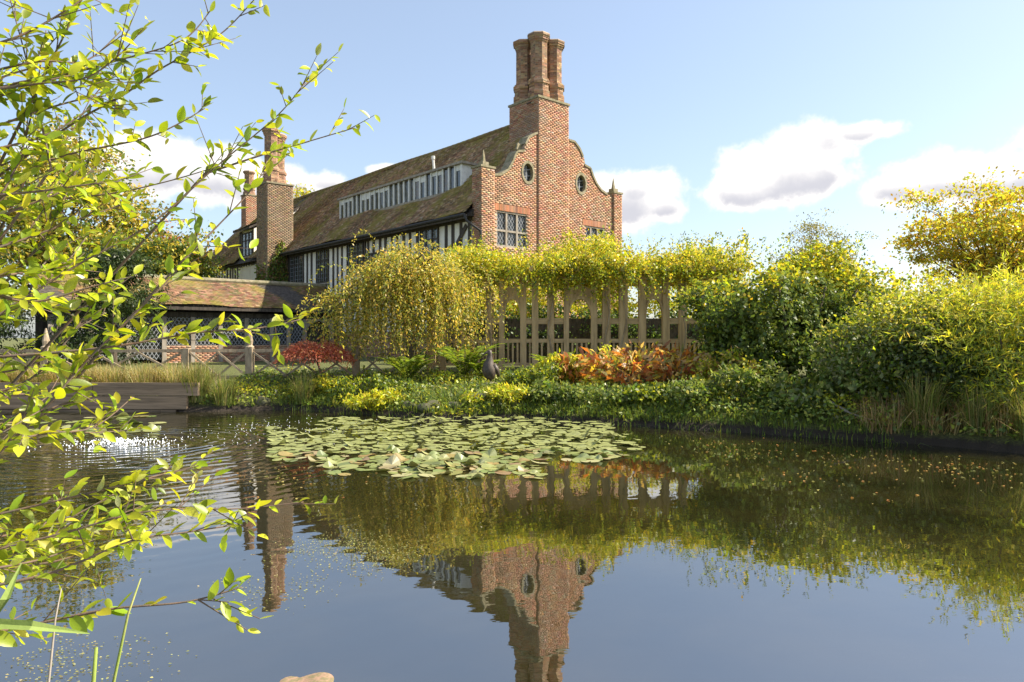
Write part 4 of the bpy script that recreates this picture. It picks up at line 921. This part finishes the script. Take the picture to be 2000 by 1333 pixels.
# ground cover along the bank, grass tufts, reeds
n = 105000; xs_ = RNG.uniform(-7.2, 12.5, n); ys_ = RNG.uniform(8.5, 20.5, n); sdv = sdist(xs_, ys_); k = (sdv > .02) & (sdv < 4.5) & (RNG.random(n) < np.exp(-np.maximum(sdv - 1.5, 0) / 1.6)); xs_, ys_, sdv = xs_[k], ys_[k], sdv[k]
n = len(xs_); hh = (np.abs(np.sin(xs_ * 2.1 + ys_) * np.cos(ys_ * 1.7 - xs_)) * .22 + .04) * RNG.random(n); hh = hh + (xs_ > 3.3) * .28 * RNG.random(n) * (sdv < 1.8)
P = np.stack([xs_, ys_, ground_z(xs_, ys_) + hh], 1); D = RNG.normal(size=(n, 3)); D[:, 1] -= .4
c = palette(n, GREEN + [(0.26, 0.30, 0.04), (0.22, 0.26, 0.03), (0.17, 0.22, 0.03), (0.3, 0.32, 0.05)], .25); y_ = np.sin(xs_ * 1.3) * np.sin(ys_ * 2 + 1) > .45; c[y_] = palette(int(y_.sum()), LIME)
tag(link('ground_cover', leaf_mesh('ground_cover', P, D, RNG.uniform(.05, .12, n), RNG.uniform(.03, .07, n), c, np.tile((0, -.4, 1.), (n, 1))), 'leaf_dull'), 'low green ground cover on the bank', kind='stuff')
DRY = [(0.42, 0.33, 0.14), (0.34, 0.27, 0.11), (0.26, 0.24, 0.08), (0.48, 0.40, 0.2)]
tx = [(x, 16.75 + random.uniform(0, .9), .6) for x in np.arange(-19, -7.4, .22)]
tag(blades('dry_grass', 9000, tx, .3, .52, .012, DRY + [(0.25, 0.27, 0.06)], lean=.6), 'dry tufted grass along the top of the plank wall', kind='stuff')
for x, y, h, nn, lab in ((-7.35, 16.75, .95, 420, 'tall green rush tuft at the end of the plank wall'), (-6.7, 16.7, .75, 300, 'brownish grass tuft beside the wall end'), (-4.95, 17.0, .75, 260, 'rush tuft below the red maple'), (6.75, 11.75, .9, 260, 'green iris clump on the right shore'), (7.3, 11.2, .85, 200, 'reed clump by the fallen stick on the right shore'), (7.75, 10.7, .8, 200, 'reed clump at the right edge of the water')):
    o = tree_base('reed_clump', (x, y, gz(x, y)), lab, 'reeds'); blades('blade', nn, [(0, 0, -.05)], .22, h, .016, [(0.13, 0.17, 0.03), (0.18, 0.21, 0.05), (0.30, 0.26, 0.10)], o)
tag(blades('dry_reeds', 2600, [(x, y, 0) for x, y in ((7.0, 11.7), (7.6, 11.3), (8.2, 10.9), (8.8, 10.4), (9.4, 9.9), (6.3, 12.1))], .45, .5, .012, DRY + [(0.3, 0.16, 0.09)], lean=.8, zf=ground_z), 'dry straw and reeds along the right waterline', kind='stuff')
tag(blades('bank_grass', 7000, [(x, y, 0) for x, y in zip(np.linspace(-5.5, 6.5, 60), np.interp(np.linspace(-5.5, 6.5, 60), SH[3:14, 0], SH[3:14, 1]) + .5)], .6, .2, .012, GREEN + LIME[3:4], lean=.7, zf=ground_z), 'short green grass fringing the bank', kind='stuff')
stx = [px(1612, 818, 12.9), px(1660, 836, 12.3), px(1714, 850, 11.95)]
tag(MB().tube([(p.x, p.y, gz(p.x, p.y) + .2 - i * .05) for i, p in enumerate(stx)], [.025, .022, .012], 6).build('fallen_stick', 'grey_timber'), 'pale dead stick lying on the right bank', 'stick')

# ------------------------------------------------------------------ lily pads
def pad_mesh(seed):
    rd = random.Random(seed); n = 16; vs = [(0, 0, .004)]; a0 = rd.uniform(0, 6.28); lift = rd.choice((0, 0, .04, .08, .16, .25))
    for i in range(n + 1):
        a = a0 + .16 + (2 * math.pi - .32) * i / n; r = 1 + rd.uniform(-.04, .04); vs.append((r * math.cos(a), r * math.sin(a), .01 * rd.random() + lift * max(0, math.cos(a - a0 - 2)) ** 3 * 3))
    me = bpy.data.meshes.new('lily_pad'); me.from_pydata(vs, [], [(0, i, i + 1) for i in range(1, n + 1)]); me.materials.append(M['pad']); return me
PM = [pad_mesh(s) for s in range(10)]
spots = []
rd = random.Random(3); tries = 0
while len(spots) < 900 and tries < 16000:
    tries += 1; xx = rd.uniform(530, 1260); yy = rd.uniform(822, 936)
    u = (xx - 890) / 355; v = (yy - 872) / 57
    if u * u + v * v > 1 + .25 * math.sin(xx * .05) + .35 * max(0, rd.gauss(0, .5)): continue
    if yy > 905 and xx > 1060: continue
    d = F * HC / (yy - HZ); x = (xx - 1000) / F * d; r = rd.choice((rd.uniform(.05, .09), rd.uniform(.08, .14)))
    if sdist(np.array([x]), np.array([d]))[0] > -.12: continue
    if any((x - a) ** 2 + (d - b) ** 2 < (.5 * (r + c)) ** 2 for a, b, c in spots): continue
    spots.append((x, d, r))
spots.sort(key=lambda q: q[1])
for i, (x, y, r) in enumerate(spots):
    if i >= 290: break
    o = link('lily_pad', rd.choice(PM)); o.location = (x, y, .006 + .00009 * i); o.rotation_euler = (rd.gauss(0, .07), rd.gauss(0, .07), rd.uniform(0, 6.28)); o.scale = (r, r * rd.uniform(.85, 1), r)
    tag(o, 'green-yellow lily pad in the large patch in mid pond', 'lily pad', 'lily pads of the mid-pond patch')
mb = MB()
for i, (x, y, r) in enumerate(spots[290:]):
    me = PM[i % 10]; k = .035 + .00009 * i; mb.add([(x + v.co.x * r, y + v.co.y * r, k + v.co.z * r) for v in me.vertices], [tuple(p.vertices) for p in me.polygons])
if mb.v: tag(mb.build('lily_pads', 'pad'), 'smaller lily pads at the back of the mid-pond patch', kind='stuff')
rd = random.Random(5)
for i in range(46):
    xx = rd.uniform(-20, 310); yy = rd.uniform(816, 850) - (.02 * xx if xx > 200 else 0); d = F * HC / (yy - HZ); r = rd.uniform(.09, .18)
    o = link('lily_pad', rd.choice(PM)); o.location = ((xx - 1000) / F * d, d, .006 + .0002 * i); o.rotation_euler = (rd.gauss(0, .03), rd.gauss(0, .03), rd.uniform(0, 6.28)); o.scale = (r, r, r)
    tag(o, 'lily pad floating below the plank wall at far left', 'lily pad', 'lily pads below the plank wall')
# floating weed and bubbles
def scatter_disc(name, cens, n, rad, size, z, m, label, cols):
    cen = np.array(cens)[RNG.integers(0, len(cens), n)]; P = np.stack([cen[:, 0] + RNG.normal(size=n) * rad, cen[:, 1] + RNG.normal(size=n) * rad, z + .003 * RNG.random(n)], 1)
    s = size * RNG.uniform(.5, 1.4, n); a = RNG.uniform(0, 6.28, n); D = np.stack([np.cos(a), np.sin(a), 0 * a], 1)
    return tag(link(name, leaf_mesh(name, P, D, s, s * .7, palette(n, cols), np.tile((0, 0, 6.), (n, 1))), m), label, kind='stuff')
def wp(xx, yy): d = F * HC / (yy - HZ); return ((xx - 1000) / F * d, d)
scatter_disc('floating_weed', [wp(660, 1062), wp(700, 1070), wp(745, 1085), wp(720, 1100), wp(610, 1075), wp(60, 1300), wp(180, 1310), wp(540, 1150)], 1600, .2, .015, .004, 'leaf_dull', 'scraps of floating pond weed', [(0.30, 0.29, 0.10), (0.38, 0.36, 0.16), (0.22, 0.22, 0.07)])
scatter_disc('floating_leaves', [wp(x, y) for x, y in ((560, 925), (600, 935), (1700, 900), (1850, 915), (1500, 890), (1950, 930), (1400, 870), (1600, 940))], 500, .5, .035, .004, 'leaf_dull', 'fallen leaves drifting on the pond', [(0.34, 0.30, 0.10), (0.4, 0.22, 0.08), (0.26, 0.25, 0.1)])
bb = empty('bubbling_fountain', tuple(BUB)); tag(bb, 'low bubbling fountain of white water at left of the pond', 'fountain')
mb = MB()
for k in range(380):
    a = random.uniform(0, 6.28); r = abs(random.gauss(0, .4)); h = max(0, .10 - .12 * r) * random.random(); s = random.uniform(.004, .015)
    mb.lathe([(s * .3, -s), (s, 0), (s * .4, s)], 5, (r * math.cos(a) * 1.5, r * math.sin(a) * .9, h))
tag(mb.build('spray', 'foam', bb), kind='stuff')
mb = MB()
for k in range(260):
    x, y = random.gauss(2.0, 1.1), random.gauss(1.6, 1.3); s = random.uniform(.004, .009); mb.lathe([(s, 0), (s * .7, s * .6)], 5, (x, y, .001))
tag(mb.build('bubbles', 'foam', bb), kind='stuff')
# submerged pale stone and weed stems near the camera
bm = bmesh.new(); bmesh.ops.create_icosphere(bm, subdivisions=3, radius=.12)
for v in bm.verts: v.co = Vector((v.co.x * 1.3, v.co.y * .9, v.co.z * .16 + .006 * math.sin(v.co.x * 40)))
me = bpy.data.meshes.new('stone'); bm.to_mesh(me); bm.free(); o = link('stone', me, plain('sandstone', (0.30, 0.19, 0.13), (0.18, 0.15, 0.08), 30, lo=.4, hi=.6)); o.location = wp(605, 1332) + (-.01,)
tag(o, 'flat sandy stone breaking the water at the bottom edge', 'stone')

# ------------------------------------------------------------------ foreground sallow branches
fs = empty('sallow_shrub', (-2.5, 2.5, .2)); tag(fs, 'leafy sallow branches reaching in from the left close to the camera', 'shrub'); OF = Vector((-2.5, 2.5, .2))
def leafm(seed):
    rd = random.Random(seed); vs = []; fsx = []; n = 6; curl = rd.uniform(-.15, .3)
    for i in range(n + 1):
        f = i / n; wv = .26 * math.sin(math.pi * min(1, f * .93 + .05)) ** .8 * (1.05 - .25 * f); zc = -curl * f * f
        vs += [(-wv, f, zc + .35 * wv), (0, f, zc), (wv, f, zc + .35 * wv + rd.uniform(-.02, .02))]
    for i in range(n): k = i * 3; fsx += [(k, k + 1, k + 4, k + 3), (k + 1, k + 2, k + 5, k + 4)]
    me = bpy.data.meshes.new('leaf'); me.from_pydata(vs, [], fsx); me.polygons.foreach_set('use_smooth', [True] * len(fsx)); me.materials.append(M['sprig']); return me
LM = [leafm(s) for s in range(7)]
sprigs = [  # photo polyline, depth at start and end
    ([(-60, 650), (0, 614), (148, 520), (297, 436), (421, 327), (545, 223), (602, 152)], 2.3, 2.9), ([(150, 740), (238, 639), (347, 520), (421, 446), (495, 366), (522, 315)], 2.2, 2.6),
    ([(-50, 400), (0, 396), (198, 381), (322, 356), (421, 327)], 2.6, 2.8), ([(-60, 380), (0, 342), (148, 238), (238, 188), (307, 139), (396, 89), (446, 54), (505, -10)], 2.5, 2.8),
    ([(-60, 200), (0, 188), (84, 158), (228, 119), (356, 79), (412, 20)], 2.4, 2.7), ([(60, 330), (134, 302), (277, 272), (347, 243), (400, 212)], 2.7, 2.9), ([(400, 340), (515, 302), (584, 282), (693, 250)], 2.75, 2.95),
    ([(100, 330), (60, 150), (20, 0)], 2.5, 2.6), ([(60, 200), (110, 100), (165, -10)], 2.5, 2.6), ([(-50, 700), (100, 690), (244, 674), (383, 650), (470, 645), (537, 636), (588, 624)], 2.1, 2.5),
    ([(-40, 920), (0, 884), (104, 780), (172, 702), (287, 590), (354, 520)], 2.0, 2.3), ([(-60, 1015), (0, 1004), (156, 968), (260, 942), (333, 923), (432, 900)], 2.2, 2.6), ([(-60, 1085), (0, 1072), (130, 1040), (260, 1004), (364, 994), (468, 994), (593, 981)], 2.1, 2.5),
    ([(-40, 1150), (104, 1118), (260, 1056), (364, 1040), (463, 1025)], 2.0, 2.3), ([(-40, 1240), (31, 1228), (208, 1191), (364, 1176), (473, 1147)], 1.8, 2.0), ([(-60, 500), (40, 470), (150, 430), (240, 400)], 2.3, 2.6), ([(-60, 560), (60, 590), (180, 560), (260, 540)], 2.2, 2.4),
    ([(-60, 100), (40, 70), (130, 20), (200, -30)], 2.3, 2.5), ([(-60, 300), (40, 280), (120, 250), (190, 200)], 2.3, 2.5), ([(-60, 780), (60, 740), (150, 640), (200, 560)], 2.2, 2.4), ([(-60, 850), (40, 830), (120, 790), (190, 780)], 2.1, 2.3), ([(-60, 470), (20, 350), (60, 230), (90, 60)], 2.4, 2.6), ([(-60, 620), (60, 500), (120, 400), (160, 300)], 2.4, 2.6)]
rd = random.Random(12); big = []; rest = []
for k in range(19):
    y0 = rd.uniform(20, 880); x1 = rd.uniform(90, 260); y1 = y0 - rd.uniform(10, 170); d0 = rd.uniform(2.2, 3.0)
    sprigs.append(([(-70, y0 + 20), (x1 * .3, y0 - 10 + rd.uniform(-20, 20)), (x1 * .7, (y0 + y1) / 2 + rd.uniform(-25, 25)), (x1, y1)], d0, d0 + rd.uniform(.1, .5)))
for k in range(6):
    y0 = rd.uniform(960, 1130); x1 = rd.uniform(120, 300); d0 = rd.uniform(2.0, 2.4); sprigs.append(([(-70, y0 + 25), (x1 * .4, y0), (x1, y0 - rd.uniform(20, 80))], d0, d0 + .3))
for pts, da, db in sprigs:
    W3 = [px(p[0], p[1], da + (db - da) * i / (len(pts) - 1)) - OF for i, p in enumerate(pts)]
    # smooth
    fine = []
    for i in range(len(W3) - 1):
        p0 = W3[max(i - 1, 0)]; p1 = W3[i]; p2 = W3[i + 1]; p3 = W3[min(i + 2, len(W3) - 1)]
        for q in range(6): f = q / 6; fine.append(.5 * ((2 * p1) + (p2 - p0) * f + (2 * p0 - 5 * p1 + 4 * p2 - p3) * f * f + (3 * p1 - p0 - 3 * p2 + p3) * f ** 3))
    fine.append(W3[-1]); root = Vector((rd.uniform(-.2, .1), rd.uniform(-.2, .3), -.1)); mid = root.lerp(fine[0], .5) + Vector((-.15, 0, .1))
    nf = len(fine); MB().tube([root, mid] + fine, [.007, .006] + [.0040 * (1 - .75 * i / nf) + .0007 for i in range(nf)], 6).build('branch', 'twig', fs, True)
    L_ = sum((b - a).length for a, b in zip(fine[:-1], fine[1:])); nl = int(L_ / .021)
    for k in range(nl):
        if k > nl * .5 and rd.random() < .35: continue
        f = (k + rd.random() * .6) / nl * (nf - 1); i = min(int(f), nf - 2); p = fine[i].lerp(fine[i + 1], f - i); dd = (fine[i + 1] - fine[i]).normalized()
        a = k * 2.4 + rd.uniform(-.4, .4); o1 = dd.orthogonal().normalized(); o2 = dd.cross(o1); sv = o1 * math.cos(a) + o2 * math.sin(a)
        direc = (dd * .75 + sv * .8 + Vector((0, 0, -.1))).normalized(); ln = rd.uniform(.03, .074) * (1.0 if f < nf * .85 else .65); big.append((p, direc, ln))
    for k in range(int(nl * .28)):     # short side shoots
        i = rd.randrange(1, nf - 1); p = fine[i]; dd = (fine[i] - fine[i - 1]).normalized(); e = p + (dd * .8 + Vector((rd.gauss(0, .5), rd.gauss(0, .5), rd.gauss(.1, .5)))).normalized() * rd.uniform(.06, .2)
        MB().tube([p, e], [.0022, .001], 4).build('twig', 'twig', fs)
        for j in range(4): big.append((p.lerp(e, .35 + .22 * j), ((e - p).normalized() * .7 + Vector((rd.gauss(0, .6), rd.gauss(0, .6), rd.gauss(0, .6)))).normalized(), rd.uniform(.028, .06)))
rd.shuffle(big)
def leaf_matrix(p, direc, ln, rd):
    y = direc; x = y.cross(Vector((rd.gauss(0, .6), rd.gauss(0, .6), 1))).normalized(); z = x.cross(y)
    return Matrix(((x.x, y.x, z.x, p.x), (x.y, y.y, z.y, p.y), (x.z, y.z, z.z, p.z), (0, 0, 0, 1))) @ Matrix.Scale(ln, 4)
for p, direc, ln in big[:300]:
    o = link('leaf', rd.choice(LM), None, fs); o.matrix_local = leaf_matrix(p, direc, ln, rd)
P = np.array([tuple(b[0]) for b in big[300:]]); D = np.array([tuple(b[1]) for b in big[300:]]); Ls = np.array([b[2] for b in big[300:]]); vs = []; qs = []; cols = []
base_c = palette(len(P), [(0.20, 0.28, 0.02), (0.40, 0.46, 0.02), (0.52, 0.54, 0.04), (0.28, 0.37, 0.02)])
for (p, direc, ln), c in zip(big[300:], base_c):
    Mx = leaf_matrix(p, direc, ln, rd); me = rd.choice(LM); k = len(vs); vs += [tuple(Mx @ v.co) for v in me.vertices]; qs += [tuple(i + k for i in q.vertices) for q in me.polygons]; cols += [c] * len(me.vertices)
o = link('leaves', np_mesh('leaves', np.array(vs), np.array(qs), np.array(cols)), 'leaf', fs); tag(o, kind='stuff')
# grass blades and stems close by at bottom left
for i, (pts, r, lab) in enumerate((([(222, 1333, 1.75), (250, 1200, 1.78), (275, 1130, 1.8)], .004, 'thin green stem rising from the water at bottom left'), ([(95, 1333, 1.75), (108, 1210, 1.78), (120, 1150, 1.8)], .003, 'pale dry stem at bottom left'), ([(182, 1340, 1.7), (188, 1265, 1.72)], .005, 'short cut green stem at bottom left'))):
    W3 = [px(*p) for p in pts]; W3.insert(0, Vector((W3[0].x, W3[0].y, -.25))); tag(MB().tube(W3, [r, r, r * .8, r * .4][:len(W3)], 6).build('plant_stem', plain('stem_%d' % i, (0.20, 0.26, 0.05), (0.30, 0.30, 0.10), 9) if i != 1 else 'grey_timber', None, True), lab, 'stem')
for i, (a, b8, c9, lab) in enumerate((((-60, 1215, 1.5), (60, 1222, 1.5), (175, 1238, 1.55), 'broad grass blade lying across the bottom left corner'), ((-40, 1240, 1.5), (10, 1170, 1.5), (42, 1100, 1.55), 'upright grass blade at the left edge'))):
    A, B, Cc = px(*a), px(*b8), px(*c9); sdv = Vector((0, .008, .008)) if i == 0 else Vector((.008, .006, 0))
    bl = MB(); bl.add([A - sdv, B - sdv * .9, Cc - sdv * .1, Cc + sdv * .1, B + sdv * .9, A + sdv, A + Vector((0, .004, -.003)), B + Vector((0, .004, -.003))], [(0, 1, 7, 6), (6, 7, 4, 5), (1, 2, 7), (7, 2, 3), (7, 3, 4)])
    R0 = Vector((A.x - .25, A.y, .02)); bl.add([R0 - sdv * .6, A - sdv, A + sdv, R0 + sdv * .6], [(0, 1, 2, 3)])
    tag(bl.build('grass_blade', plain('blade_%d' % i, (0.16, 0.22, 0.05), (0.22, 0.28, 0.08), 9)), lab, 'grass')
